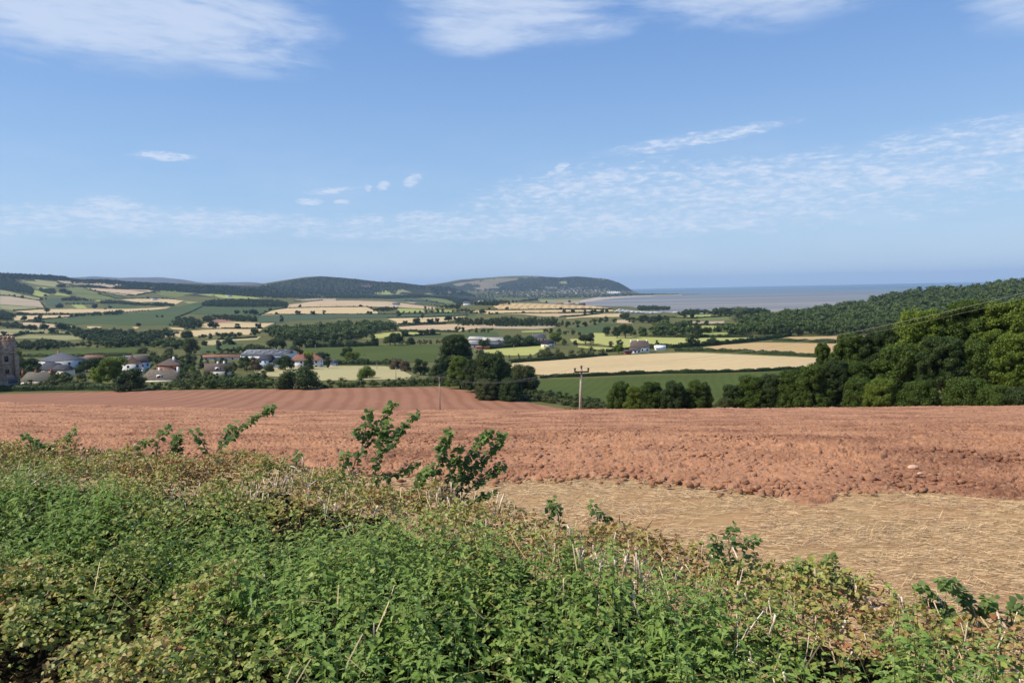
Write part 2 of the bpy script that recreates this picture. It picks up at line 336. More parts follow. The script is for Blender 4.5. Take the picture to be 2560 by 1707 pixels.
def inpoly(P, x, y):
    n = len(P); c = np.zeros(len(x), bool); j = n-1
    for i in range(n):
        xi, yi = P[i]; xj, yj = P[j]
        with np.errstate(all='ignore'):
            c ^= ((yi > y) != (yj > y)) & (x < (xj-xi)*(y-yi)/(yj-yi)+xi)
        j = i
    return c
GXf = XX[::2, ::1].ravel(); GYf = np.broadcast_to(DD, XX.shape)[::2, ::1].ravel()
NF = [0]
def field(R, pts, mat, label=None, cat='field', name='field', lift=0.0, kind='structure', maxd=13000, wpts=None):
    a = cp(R, pts); q = []
    for i in range(len(a)-(wpts is not None)):
        p0, p1 = a[i], a[(i+1) % len(a)]; n = max(2, int(np.linalg.norm(p1-p0)/7))
        for t in np.arange(n)/n: q.append(p0+(p1-p0)*t)
    q = np.array(q)
    # organic edge: small wobble along the boundary
    wob = fbm(q[:, 0]/9, q[:, 1]/9, 2, len(q))*.7
    w_ = hit(q[:, 0], q[:, 1]+wob, 78 if wpts is not None else 1.5)
    P2 = w_[:, :2]; keep = [0]
    if wpts is not None: P2 = np.concatenate([P2, np.array(wpts, float)])
    for i in range(1, len(P2)):
        if np.linalg.norm(P2[i]-P2[keep[-1]]) > .5: keep.append(i)
    P2 = P2[keep]; n = len(P2)
    # work in (u, ln d) so that triangles stay well shaped
    pu = P2[:, 0]/P2[:, 1]; pd = np.log(P2[:, 1]); A = np.stack([pu, pd], 1)
    bx0, bx1, by0, by1 = pu.min(), pu.max(), pd.min(), pd.max()
    gu = GXf/GYf; gd = np.log(GYf)
    s = (gu > bx0) & (gu < bx1) & (gd > by0) & (gd < by1)
    cu, cd = gu[s], gd[s]; ins = inpoly(A, cu, cd); cu, cd = cu[ins], cd[ins]
    if len(cu) > 6000:
        k = len(cu)//6000+1; cu, cd = cu[::k], cd[::k]
    verts = [Vector((float(x), float(y)*.25)) for x, y in A]+[Vector((float(x), float(y)*.25)) for x, y in zip(cu, cd)]
    r = geometry.delaunay_2d_cdt(verts, [], [list(range(n))], 1, 1e-7)
    vo = np.array([[v.x, v.y*4] for v in r[0]]); D = np.exp(vo[:, 1]); X_ = vo[:, 0]*D
    NF[0] += 1
    Z_ = np.maximum(H(X_, D), -.2)+.08+D*.00012+NF[0]*.0015+lift
    if wpts is not None: Z_ = H(X_, D)-.12+.15*np.clip((D-71)/6, 0, 1)
    F = [t for t in r[2] if len(t) == 3]
    F = np.array(F); V = np.stack([X_, D, Z_], 1)
    nn = np.cross(V[F[:, 1]]-V[F[:, 0]], V[F[:, 2]]-V[F[:, 0]])[:, 2] < 0
    F[nn] = F[nn][:, ::-1]
    o = mk(name, V, F, G[mat], smooth=True)
    tag(o, label or mat.replace('_', ' ')+' field between hedges in the valley', cat, kind=kind)
    return o
# ---------------------------------------------------------------- sea, shore, hills cover
def sheet(name, x0, x1, ys, mat, z):
    V = []; F = []
    for y in ys: V += [(x0(y), y, z), (x1(y), y, z)]
    for i in range(len(ys)-1): F.append((2*i, 2*i+1, 2*i+3, 2*i+2))
    return mk(name, V, np.array(F), mat)
m, N = newmat('sea_water'); P = pos(N)
g_ = N.n('ShaderNodeSeparateXYZ'); N.l(P, g_.inputs[0])
far = N.ramp(N.m('ADD', g_.outputs[1], N.m('MULTIPLY', g_.outputs[0], .35)), 2600, 9000)
st_ = N.noise(pos(N, .00009, .0011, 1), 1.0, 6, .62); st2 = N.noise(pos(N, .0004, .006, 1), 1.0, 5, .6)
silt = N.mix(N.ramp(st_, .44, .56), lin((142, 132, 120)), lin((100, 108, 114)))
deep = N.mix(N.ramp(st_, .42, .58), lin((52, 90, 124)), lin((104, 122, 126)))
col = N.mix(far, silt, deep); col = N.mix(N.m('MULTIPLY', N.ramp(st2, .48, .66), .6), col, lin((140, 142, 140)))
finish(N, col, .75, .15)
tag(sheet('sea', lambda y: -30000, lambda y: 45000, [900, 30000], m, 0.0), 'calm silty sea reaching the horizon behind the bay', 'sea', kind='structure')
field('R4', [(770, 462), (880, 452), (1000, 434), (1120, 410), (1220, 402), (1400, 395), (1725, 384), (1980, 380), (1980, 386), (1725, 392), (1420, 406), (1200, 428), (1060, 448), (900, 472)], 'shingle', 'pale shingle beach curving round the bay', 'beach', 'beach')
# wooded and open hill country far off
field('P', [(0, 686), (90, 688), (160, 691), (190, 698), (300, 702), (430, 709), (560, 713), (640, 717), (700, 727), (640, 745), (560, 744), (440, 738), (330, 726), (180, 708), (0, 700)], 'forest_floor', 'dark plantation ground along the near ridge', 'hill', 'hillside')
field('P', [(600, 717), (650, 713), (700, 704), (760, 695), (800, 691), (850, 694), (900, 699), (950, 705), (1000, 707), (1050, 713), (1130, 718), (1160, 728), (1190, 738), (1190, 746), (1130, 742), (1050, 738), (980, 735), (900, 738), (820, 740), (700, 742), (640, 738)], 'forest_floor', 'dark forest ground of the rounded middle hill', 'hill', 'hillside')
field('P', [(1040, 717), (1070, 714), (1110, 709), (1150, 702), (1200, 699), (1240, 696), (1300, 693), (1340, 691), (1400, 694), (1440, 691), (1500, 695), (1515, 696), (1540, 703), (1560, 712), (1582, 727), (1560, 729), (1500, 729), (1400, 728), (1300, 728), (1180, 728), (1100, 724)], 'forest_floor', 'blue green wooded headland above the bay', 'headland', 'headland')
field('P', [(180, 696), (230, 691.5), (300, 696), (350, 694), (400, 695.5), (450, 699), (515, 710), (560, 708), (620, 707), (680, 712), (640, 716), (400, 706), (190, 700)], 'heather_moor', 'distant grey blue moor ridge', 'moor', 'moor')
for pl in ([(1310, 300), (1480, 272), (1816, 232), (1816, 262), (1700, 290), (1816, 290), (1816, 340), (1740, 352), (1620, 345), (1560, 338), (1660, 300), (1540, 296), (1440, 312)],):
    field('R3', pl, 'moorland', 'bare brown moorland patch on the headland')
field('R4', [(0, 238), (150, 220), (330, 216), (420, 208), (560, 200), (590, 208), (440, 222), (330, 240), (210, 262), (150, 280), (0, 285)], 'moorland', 'bare brown moorland crest of the headland')
field('R4', [(0, 290), (120, 280), (210, 290), (190, 318), (90, 330), (0, 345)], 'moorland', 'pale lower slope of the headland')
field('R4', [(640, 300), (760, 300), (750, 320), (640, 318)], 'moorland', 'small pale clearing above the far town')
field('R4', [(770, 255), (850, 245), (855, 285), (830, 300), (790, 285)], 'olive_pasture', 'small green clearing on the headland')
field('R4', [(1090, 228), (1270, 222), (1290, 238), (1200, 238)], 'moorland', 'open strip below the headland top')
# ---------------------------------------------------------------- field patchwork
FL = '''R1 olive_pasture 210,250 380,246 580,265 610,300 570,320 400,300 300,280
R1 stubble_pale 585,255 900,268 1200,290 1280,300 1260,345 1050,310 820,300 650,280
R1 stubble 800,325 1100,340 1500,345 1590,365 1400,405 1240,405 1000,365
R1 pasture 690,325 800,330 1000,375 1010,395 750,385
R1 pasture_bright 330,350 400,360 520,400 430,420 330,400
R1 olive_pasture 0,345 240,400 430,430 400,455 200,435 0,400
R1 stubble_pale 0,415 100,415 400,460 420,490 460,530 300,520 0,500
R1 crop_bluegreen 460,470 520,435 640,435 660,520 580,540 500,520
R1 olive_pasture 0,505 380,530 360,550 150,560 0,545
R1 wheat 150,570 450,550 800,548 1400,545 1760,525 1700,545 1300,575 700,590 300,588
R1 pasture 780,395 1000,405 1200,430 1150,445 900,440 790,410
R1 crop_green 1010,390 1250,410 1400,440 1200,435
R1 wheat 1250,450 1500,435 1816,450 1816,495 1600,475 1450,480
R1 pasture 1600,370 1816,355 1816,430 1650,400
R1 stubble 1450,298 1595,320 1590,345 1500,345
R1 wheat 140,620 600,610 830,612 830,625 690,640 300,662 150,662
R1 crop_green 300,670 700,630 1200,600 1500,580 1816,520 1816,720 1300,715 1000,700 700,715 420,690
R1 stubble 235,685 420,690 740,720 740,745 500,750 240,715
R1 olive_pasture 0,755 500,760 730,790 700,805 300,790 0,790
R1 stubble 0,795 250,800 100,835 0,845
R1 olive_pasture 60,860 300,815 900,825 900,855 690,870 300,850
R1 maize 240,985 700,955 1450,935 1550,940 1450,990 1350,1030 500,1040 300,1040
R1 pasture_bright 1000,455 1130,460 1100,480 980,465
R1 crop_green 1060,500 1480,510 1350,535 1130,540
R1 pasture_bright 730,505 860,505 900,540 800,545
R1 crop_bluegreen 700,465 970,460 960,488 740,488
R1 wheat 900,725 1050,730 1000,760 900,740
R1 wheat 1360,730 1440,735 1400,755
R1 wheat 1470,825 1620,800 1816,780 1816,835 1530,850
R1 pasture_bright 560,370 740,410 700,415 560,400
R1 pasture_bright 340,320 470,325 560,355 450,350
R2 pasture 0,355 370,385 180,430 0,410
R2 pasture_bright 370,395 620,395 1020,430 1020,445 700,440 480,410
R2 wheat 0,445 245,460 160,500 80,470 0,465
R2 olive_pasture 230,465 400,475 300,495
R2 stubble 0,528 100,532 0,550
R2 crop_green 0,570 100,540 300,500 440,480 450,520 850,512 1300,528 1150,550 1020,604 1000,680 720,650 540,600 400,610 280,590 160,640 130,715 0,715
R2 stubble_pale 1390,455 1600,440 1816,442 1816,465 1600,460 1470,470
R2 stubble 1320,500 1450,490 1600,465 1816,460 1816,525 1380,535 1320,540
R2 wheat 1035,610 1150,560 1320,540 1816,530 1816,602 1400,605
R2 crop_bluegreen 1000,620 1400,610 1816,605 1816,650 1500,665 1250,678 1020,685
R2 red_earth 540,655 690,655 760,682 560,690 500,695
R2 wheat 410,740 430,705 500,690 560,684 760,680 1120,690 1190,690 1050,745 800,750 640,745
R2 wheat 30,805 230,775 450,765 620,755 1050,755 1040,780 900,815 700,800 400,830 200,840
R2 wheat 90,735 250,745 240,765 130,755
R2 dry_meadow 440,880 700,850 1050,830 1000,865 800,875 640,880 560,920 490,920
R2 crop_green 410,950 640,915 860,905 830,950 600,990 420,1000
R2 pasture_bright 460,1022 850,1010 830,1030 600,1037 470,1042
R2 crop_green 1280,900 1370,905 1360,940 1290,935
R2 crop_green 1510,888 1816,885 1816,907 1520,912
R2 maize 1480,960 1816,950 2250,925 2500,912 2680,915 2880,918 2870,990 2830,1095 2400,1100 2080,1112 1850,1110 1700,1075 1500,1000
R2 dry_meadow 970,1180 1150,1150 1400,1140 1816,1135 2330,1140 2480,1175 2600,1235 2560,1275 1640,1290 1250,1250 1000,1235
R2 crop_bluegreen 400,690 1020,690 1250,680 1300,690 1000,696
R3 stubble 0,468 300,460 700,470 900,495 1100,520 1190,530 1180,552 800,530 480,520 0,520
R3 wheat 0,530 480,528 590,570 600,597 0,600
R3 pasture_bright 800,545 1060,550 1080,580 820,585
R3 pasture_bright 1170,555 1370,560 1370,580 1200,580
R3 crop_bluegreen 0,605 500,600 850,600 1300,590 1620,600 1600,615 1100,630 700,640 0,640
R3 wheat 690,645 950,640 1100,635 1300,630 1520,620 1370,660 1240,690 800,708 790,680
R3 stubble 810,730 1000,715 1430,705 1816,705 1816,725 1740,740 1560,755 1420,782 1000,778 840,772
R3 lawn_striped 410,860 580,800 800,785 1240,795 1240,812 850,832 600,852
R3 crop_green 850,834 1240,817 1816,787 1816,835 1300,838 1100,842
R3 lawn_striped 1590,972 1816,965 1816,1015 1640,1010
R3 crop_bluegreen 700,440 850,430 1000,440 1280,495 1100,492 860,465
R3 pasture 1040,430 1250,440 1430,480 1280,495 1150,460
R3 pasture_bright 550,375 680,358 740,362 760,395 600,400
R3 olive_pasture 740,350 850,345 950,380 780,400
R3 olive_pasture 130,405 180,400 260,430 140,437
R3 olive_pasture 1070,390 1160,378 1160,402
R3 stubble_pale 870,475 1000,480 960,492
R3 wheat 1530,570 1690,562 1816,562 1816,600 1700,600
R3 forest_floor 950,415 1150,405 1400,410 1816,440 1816,510 1440,500 1420,480 1240,438 1040,428
R4 stubble_striped 130,490 200,462 500,465 800,478 1100,490 1300,517 1250,522 800,523 400,527 170,527
R4 wheat 50,535 700,530 1300,527 1310,540 1200,550 900,557 400,570 100,570
R4 stubble 400,572 900,562 1150,562 800,597 600,592
R4 wheat 840,607 1000,592 1200,567 1380,565 1370,597 1000,602 850,617
R4 stubble 1340,630 1430,625 1500,660 1340,657
R4 stubble_pale 0,690 300,690 680,685 820,675 700,705 540,717 200,714 0,705
R4 crop_green 830,710 1100,680 1130,660 1380,665 1225,700 1212,750 1000,758 930,725
R4 lawn_striped 1110,757 1220,757 1225,790 1725,800 1725,897 1500,892 1400,902 1120,862 1120,800
R4 lawn_striped 880,815 960,815 1100,850 1000,860 900,845
R4 lawn_striped 960,882 1300,902 1290,932 1240,932 960,897
R4 lawn_striped 40,922 300,902 600,882 700,887 600,930 520,975 300,980 60,955
R4 wheat 290,1120 320,1052 700,1027 1240,982 1725,962 1725,1132 1300,1152 700,1182 580,1167
R4 maize 560,1215 1000,1205 1725,1175 1725,1480 900,1480 560,1330
R4 crop_green 0,747 170,752 190,792 0,802
R4 pasture_bright 400,737 650,727 640,747 420,752
R4 olive_pasture 570,430 990,425 980,450 800,458 600,456
R5 lawn_striped -10,757 500,767 1100,764 1050,787 700,822 280,852 90,852 -10,847
R5 wheat_deep 360,882 800,832 1100,810 1643,817 1643,915 1100,895 600,880
R5 wheat_deep 1260,782 1400,757 1643,757 1643,795 1300,787
R5 pasture_bright 230,575 500,552 660,546 660,572 500,582
R5 pasture 540,582 820,564 840,602 540,607
R5 stubble_pale 480,612 790,607 780,642 490,632
R5 pasture_bright 430,652 740,655 650,702 450,692
R5 pasture_bright 590,717 890,714 890,747 590,747
R5 wheat -10,922 330,907 600,907 1000,927 1800,960 2120,965 2120,1020 1700,1045 1000,1072 -10,1092
R5 maize -10,1125 1000,1098 1643,1064 1643,1420 -10,1430
R6 wheat_deep -10,817 320,822 640,820 640,930 320,912 -10,912
R6 wheat_deep -10,757 340,752 600,747 620,802 -10,797
R6 wheat_deep 390,717 740,687 720,707 400,727'''
NAMES = {'wheat': 'ripe golden wheat field', 'wheat_deep': 'deep golden barley field', 'stubble': 'pale harvested stubble field', 'stubble_striped': 'long hilltop field with golden baled stripes', 'stubble_pale': 'bleached pale stubble field', 'olive_pasture': 'dry olive green pasture', 'pasture_bright': 'bright grass pasture', 'lawn_striped': 'light yellow green mown meadow', 'pasture': 'mid green pasture', 'crop_green': 'dark green crop field', 'crop_bluegreen': 'blue green root crop field', 'maize': 'deep green maize field', 'dry_meadow': 'straw coloured dry meadow', 'red_earth': 'bare red earth patch', 'forest_floor': 'wooded valley floor'}
for ln in FL.strip().split('\n'):
    R, mt, *pp = ln.split(); field(R, [tuple(map(float, q.split(','))) for q in pp], mt, NAMES[mt]+' in the valley patchwork')
# far part of the ploughed field, beyond the crest
field('P', [(-260, 1003), (0, 985), (160, 981), (320, 977.5), (700, 972), (930, 969), (1100, 967), (1180, 978), (1260, 993), (1340, 1010), (1415, 1022)], 'plough_far', 'far slope of the red ploughed field with fan of tilled stripes', 'ploughed field', 'ploughed_slope', wpts=[(u_*69, 69.) for u_ in np.linspace(.95, -.95, 90)])
print('fields', time.time()-T0)

# ---------------------------------------------------------------- foliage
def leafmat(name, c1, c2, c3, vary=.35, transl=.25):
    m, N = newmat(name)
    a = N.n('ShaderNodeAttribute', attribute_name='tint'); oi = N.n('ShaderNodeObjectInfo')
    t = N.m('FRACT', N.m('ADD', a.outputs['Fac'], N.m('MULTIPLY', oi.outputs['Random'], .73)))
    b = N.n('ShaderNodeAttribute', attribute_name='leaf')
    col = N.mix(N.ramp(t, 0, 1), lin(c1), lin(c2)); col = N.mix(N.m('MULTIPLY', b.outputs['Fac'], vary), col, lin(c3))
    finish(N, col, .6, .25, transl=transl); return m
LM = {'oak': leafmat('oak_leaves', (50, 66, 30), (62, 80, 36), (92, 106, 48)),
      'dark': leafmat('dark_leaves', (50, 66, 30), (60, 76, 34), (86, 98, 44)),
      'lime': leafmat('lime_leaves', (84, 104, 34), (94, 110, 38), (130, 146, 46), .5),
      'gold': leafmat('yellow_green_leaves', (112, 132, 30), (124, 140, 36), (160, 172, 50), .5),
      'olive': leafmat('olive_leaves', (76, 84, 42), (86, 92, 50), (112, 118, 62)),
      'grey': leafmat('grey_green_leaves', (94, 108, 74), (84, 98, 68), (126, 136, 100)),
      'conifer': leafmat('conifer_needles', (42, 60, 38), (52, 70, 44), (72, 88, 54), .4, .1),
      'copper': leafmat('dead_brown_leaves', (104, 88, 62), (112, 100, 76), (134, 120, 94)),
      'wood': leafmat('woodland_leaves', (56, 74, 32), (80, 96, 42), (106, 116, 54), .4),
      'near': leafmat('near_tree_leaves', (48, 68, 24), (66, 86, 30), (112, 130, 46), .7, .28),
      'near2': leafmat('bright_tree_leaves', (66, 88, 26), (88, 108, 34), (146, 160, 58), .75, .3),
      'hedge': leafmat('hedge_leaves', (46, 62, 28), (62, 78, 34), (88, 98, 46), .4)}
m, N = newmat('bark'); finish(N, N.mix(N.noise(objc(N, 6, 6, 2), 4, 5), lin((72, 62, 50)), lin((112, 100, 84))), .9, .1); BARK = m

def unit(n): 
    v = rng.normal(size=(n, 3)); return v/np.linalg.norm(v, axis=1)[:, None]
def diamonds(c, nrm, size, asp=.6):
    """leaf-shaped rhombi; returns V, F"""
    n = len(c); t = np.cross(nrm, unit(n)); t /= np.linalg.norm(t, axis=1)[:, None]+1e-9; b = np.cross(nrm, t)
    s = np.broadcast_to(size, n)[:, None]
    V = np.stack([c-t*s, c-b*s*asp, c+t*s, c+b*s*asp], 1).reshape(-1, 3)
    return V, np.arange(4*n).reshape(n, 4)
_ico = None
def ico(level=1):
    import bmesh
    bm = bmesh.new(); bmesh.ops.create_icosphere(bm, subdivisions=level, radius=1)
    v = np.array([x.co[:] for x in bm.verts]); f = np.array([[q.index for q in p.verts] for p in bm.faces]); bm.free(); return v, f
ICO = {k: ico(k) for k in (1, 2, 3)}
def crown(shape, lobes, nleaf, leaf, seed, asp=1.0):
    """unit crown: x,y in +-.5, z 0..1. returns V, F(list), tint, leafattr"""
    global rng
    rng = np.random.default_rng(seed)
    C = []; R = []
    for i in range(lobes):
        a = rng.uniform(0, 2*math.pi); q = rng.uniform(0, 1)
        if shape == 'round':
            zz = .30+.52*rng.uniform(0, 1)**.8; rr = .38*math.sqrt(max(0.05, 1-((zz-.5)/.42)**2))*rng.uniform(.25, 1.12); r = rng.uniform(.13, .2)
        elif shape == 'bush':
            zz = rng.uniform(.12, .82); rr = .40*math.sqrt(max(.04, 1-(zz/.95)**2))*rng.uniform(.45, 1.05); r = rng.uniform(.13, .2)
        elif shape == 'tall':
            zz = rng.uniform(.14, .86); rr = .33*math.sin(math.pi*min(1, (zz*.9+.1)))**.6*rng.uniform(.3, 1); r = rng.uniform(.12, .18)
        elif shape == 'cone':
            zz = .08+.8*q; rr = .36*(1-zz)*rng.uniform(.5, 1.1); r = .05+.13*(1-zz)
        C.append((rr*math.cos(a), rr*math.sin(a), zz*asp)); R.append(r)
    C = np.array(C); R = np.array(R)*(14/lobes)**.27*rng.uniform(.6, 1.35, lobes)
    k = rng.choice(lobes, nleaf, p=R**2/np.sum(R**2)); d = unit(nleaf); d[:, 2] += .15; d /= np.linalg.norm(d, axis=1)[:, None]
    c = C[k]+d*R[k][:, None]*rng.uniform(.66, 1.22, nleaf)[:, None]*np.array([1, 1, .9])
    ok = np.ones(nleaf, bool)
    for j in range(lobes):
        ok &= ~((np.linalg.norm((c-C[j])/[1, 1, .9], axis=1) < R[j]*.6) & (k != j))
    c = c[ok]; d = d[ok]; k = k[ok]
    nr = d*.9+unit(len(c))*.75; nr /= np.linalg.norm(nr, axis=1)[:, None]
    V, F = diamonds(c, nr, leaf*rng.uniform(.6, 1.25, len(c)), .62)
    lt = rng.uniform(0, 1, lobes)*.4
    tint = lt[k]; la = rng.uniform(0, 1, len(c))**1.5
    iv, if_ = ICO[1]; VV = [V]; F3 = []; n = len(V); t3 = []
    for j in range(lobes):
        vv = iv*(R[j]*.62*rng.uniform(.85, 1.1, (len(iv), 1)))+C[j]; VV.append(vv); F3.append(if_+n); n += len(iv); t3 += [lt[j]]*len(if_)
    return np.concatenate(VV), [F, np.concatenate(F3)], np.concatenate([tint, t3]), np.concatenate([la, np.zeros(len(t3))])
def trunk_mb(shape, seed):
    r = random.Random(seed); b = MB()
    h = {'round': .5, 'bush': .35, 'tall': .6, 'cone': .9}[shape]
    b.tube([(0, 0, -.06), (0, 0, .02), (.01, 0, h*.5), (.02, .01, h)], [.045, .034, .027, .012], 7)
    if shape != 'cone':
        for i in range(6):
            a = r.uniform(0, 6.28); z0 = r.uniform(.14, .3)
            b.tube([(0, 0, z0), (.12*math.cos(a), .12*math.sin(a), z0+.12), (.27*math.cos(a), .27*math.sin(a), z0+r.uniform(.2, .35))], [.018, .013, .006], 5)
    return b
# mesh library: (shape, detail, material, variant)
LIB = {}
DET = {'far': (14, 1100, .052), 'mid': (28, 5200, .026), 'near': (190, 46000, .015)}
SHAPE = {}
def lib(shape, det, mat, var, asp):
    k = (shape, det, mat, var, asp)
    if k not in LIB:
        s = (shape, det, var, asp)
        if s not in SHAPE:
            l, n, lf = DET[det]
            if shape == 'cone': l = int(l*1.5)
            k2 = max(1.0, asp)**.8
            SHAPE[s] = crown(shape, int(l*k2), int(n*k2), lf, len(shape)*97+var*13+len(det)*7+ord(shape[0])*31+int(asp*10), asp)
        V, F, t, la = SHAPE[s]
        o = mk('crown', V, F, LM[mat], attrs={'tint': t, 'leaf': la}, link=False)
        LIB[k] = o.data
    return LIB[k]
TRK = {}
def trunkmesh(shape, det, var):
    k = (shape, var)
    if k not in TRK:
        o = trunk_mb(shape, var).build('trunk', BARK, link=False); TRK[k] = o.data
    return TRK[k]
TREES = []
def put_tree(x, y, z, wd, ht, shape, mat, det, label, group=None, cat='tree', name=None, var=None):
    var = random.randrange(4) if var is None else var
    nm = name or {'bush': 'bush', 'cone': 'conifer_tree'}.get(shape, 'broadleaf_tree')
    r = empty(nm, (x, y, z-.15), random.uniform(0, 6.28), (wd, wd, wd))
    ht = ht*(1.14 if det == 'near' else 1.0); ar = ht/wd; asp = min((.6, .8, 1.0, 1.35, 1.8, 2.4), key=lambda q: abs(math.log(q/ar))); r.scale = (wd, wd, ht/asp)
    c = bpy.data.objects.new('crown', lib(shape, det, mat, var, asp)); SC.collection.objects.link(c); c.parent = r
    t = bpy.data.objects.new('trunk', trunkmesh(shape, det, var)); t.scale = (1, 1, asp); SC.collection.objects.link(t); t.parent = r
    tag(r, label, 'bush' if shape == 'bush' and cat == 'tree' else cat, group); TREES.append(r); return r
def tree(label, R, spec, shape='round', mat='oak', det=None, group=None, D=None, name=None, cat='tree'):
    for (cx, yt, yb, wd) in spec:
        ox, oy, s = CROP[R]; px = ox+cx/s; pt = oy+yt/s; pb = oy+yb/s; pw = wd/s
        if D:
            q = dirs([px], [pb])[0]; x, y = q[0]*D, D; z = float(H(x, y))
        else:
            x, y, z = hit([px], [pb])[0]
        top = E+dirs([px], [pt])[0][2]*y
        ht = max(top-z, 1.5); w_ = pw/FP*y*(1.22 if R == 'R6' else 1.04)
        dt = det or ('mid' if pw > 30 else 'far')
        g = group if group else (label if len(spec) > 1 else None)
        put_tree(x, y, z, w_, ht*1.02, shape, mat, dt, label, g, name=name, cat=cat)
# woods as single masses of crowns
def wood(label, R, prof, hgt, mat='wood', shape='round', sp=.75, fleaf=160, leaf=.085, name='wood', lobes=7, wfac=.95, seed=0, squash=1.0, hv=.15):
    """prof: (x, ytop, ybottom) of the mass as seen; ground footprint lies between its front edge and its back edge"""
    r = np.random.default_rng(seed+len(label)); a = np.array(prof, float); ox, oy, s = CROP[R]
    px = ox+a[:, 0]/s; yt = oy+a[:, 1]/s; yb = oy+a[:, 2]/s
    pts = []; x = px[0]
    while x < px[-1]:
        b = np.interp(x, px, yb); t = np.interp(x, px, yt); g0 = hit([x], [b])[0]; hp = hgt/g0[1]*FP
        y = b; first = True; gl = None; x_ = x
        while first or y > t+hp*.92:
            g = hit([x+r.uniform(-.55, .55)*hp*sp*(not first)], [y])[0]
            if gl is None or abs(g[1]-gl) > hgt*.35: pts.append((g, hgt*r.uniform(1-hv*1.2, 1+hv*.8) if not first else min(hgt*r.uniform(.75, 1.05), max((b-t)/FP*g[1], hgt*.4)))); gl = g[1]
            first = False
            dD = hgt*sp*r.uniform(.5, 1.7); q = dirs([x], [y])[0]        # step back on the ground by one tree spacing
            y2 = y
            for _ in range(12):
                y2 -= max(.35, hp*.05)
                if hit([x], [y2])[0][1] > g[1]+dD: break
            y = y2
            if len(pts) > 4000: break
        x += hgt*sp/g0[1]*FP*r.uniform(.8, 1.2)
    tmp = [crown(shape, lobes, fleaf, leaf, 50+i+seed) for i in range(5)]
    VV = []; F4 = []; F3 = []; T4 = []; T3 = []; L4 = []; L3 = []; n = 0
    for g, h in pts:
        V, F, t, la = tmp[r.integers(5)]; th = r.uniform(0, 6.28); c_, s_ = math.cos(th), math.sin(th); wd = h*wfac*r.uniform(.85, 1.2)
        v = np.stack([(V[:, 0]*c_-V[:, 1]*s_)*wd+g[0], (V[:, 0]*s_+V[:, 1]*c_)*wd+g[1], (V[:, 2]*h*squash)+g[2]-h*.12], 1)
        VV.append(v); F4.append(F[0]+n); F3.append(F[1]+n); n += len(v); k = r.uniform(0, .75)
        n4 = len(F[0]); T4.append(t[:n4]+k); T3.append(t[n4:]+k); L4.append(la[:n4]); L3.append(la[n4:])
    o = mk(name, np.concatenate(VV), [np.concatenate(F4), np.concatenate(F3)], LM[mat], attrs={'tint': np.concatenate(T4+T3), 'leaf': np.concatenate(L4+L3)})
    tag(o, label, 'wood', kind='stuff'); return o, len(pts)
HPATH = {}
def hedge(label, R, pts, h=2.2, wd=2.2, mat='hedge', name='hedge', q=1.0, cat='hedge', rough=.35):
    a = cp(R, pts); q_ = []
    for i in range(len(a)-1):
        n = max(1, int(np.linalg.norm(a[i+1]-a[i])/6))
        for t in np.arange(n)/n: q_.append(a[i]+(a[i+1]-a[i])*t)
    q_.append(a[-1]); q_ = np.array(q_); g = hit(q_[:, 0], q_[:, 1])
    seg = np.linalg.norm(np.diff(g[:, :2], axis=0), axis=1); L = np.concatenate([[0], np.cumsum(seg)]); tot = L[-1]; Dm = g[:, 1].mean()
    step = max(.5, Dm/700); n = int(min(tot/step, 1200))+2; s = np.linspace(0, tot, n)
    cx, cy = np.interp(s, L, g[:, 0]), np.interp(s, L, g[:, 1]); cz = np.maximum(H(cx, cy), 0)
    tx, ty = np.gradient(cx), np.gradient(cy); tl = np.hypot(tx, ty)+1e-9; nx, ny = -ty/tl, tx/tl
    r = np.random.default_rng(len(label)+n); prof = [(-.5, -.1), (-.5, .45), (-.38, .8), (0, .95), (.38, .8), (.5, .45), (.5, -.1)]
    bump = 1+rough*fbm(s/5+r.uniform(0, 99), s*0, 4, 5)*1.6; K = len(prof); V = np.zeros((n, K, 3))
    for k, (u, z) in enumerate(prof):
        jr = wd*(u*bump+r.normal(0, .05, n)); V[:, k] = np.stack([cx+nx*jr, cy+ny*jr, cz+h*z*bump+r.normal(0, .04, n)*h*(z > 0)], 1)
    i, j = np.meshgrid(np.arange(n-1), np.arange(K-1), indexing='ij'); f = np.stack([i*K+j, (i+1)*K+j, (i+1)*K+j+1, i*K+j+1], -1).reshape(-1, 4)
    lf = max(.16, Dm*.0011); nl = int(min(tot*(wd+2*h)/(lf*lf)*.9*q, 30000))
    m_ = r.integers(0, n, nl); a2 = r.uniform(-.15*math.pi, 1.15*math.pi, nl); rad = r.uniform(.86, 1.1, nl)
    off = .5*wd*np.cos(a2)*rad*bump[m_]; zz = h*(.5+.5*np.sin(a2)*rad)*bump[m_]*.98
    al = r.uniform(-.5, .5, nl)*tot/n
    c = np.stack([cx[m_]+nx[m_]*off+tx[m_]/tl[m_]*al, cy[m_]+ny[m_]*off+ty[m_]/tl[m_]*al, cz[m_]+zz], 1)
    nn = np.stack([nx[m_]*np.cos(a2), ny[m_]*np.cos(a2), np.sin(a2)], 1)+r.normal(0, .5, (nl, 3)); nn /= np.linalg.norm(nn, axis=1)[:, None]
    V2, f2 = diamonds(c, nn, lf*r.uniform(.6, 1.3, nl)); F = np.concatenate([f, f2+n*K])
    tint = np.concatenate([np.repeat(.35+.3*fbm(s[:-1]/9, s[:-1]*0, 2, 8), K-1), .35+.3*fbm(s[m_]/9, 0*s[m_], 2, 8)+r.uniform(-.08, .08, nl)])
    HPATH[label] = (cx, cy, cz)
    o = mk(name, np.concatenate([V.reshape(-1, 3), V2]), F, LM[mat], attrs={'tint': np.clip(tint, 0, .95), 'leaf': np.concatenate([np.zeros(len(f)), r.uniform(0, 1, nl)**1.5])})
    tag(o, label, cat); return o
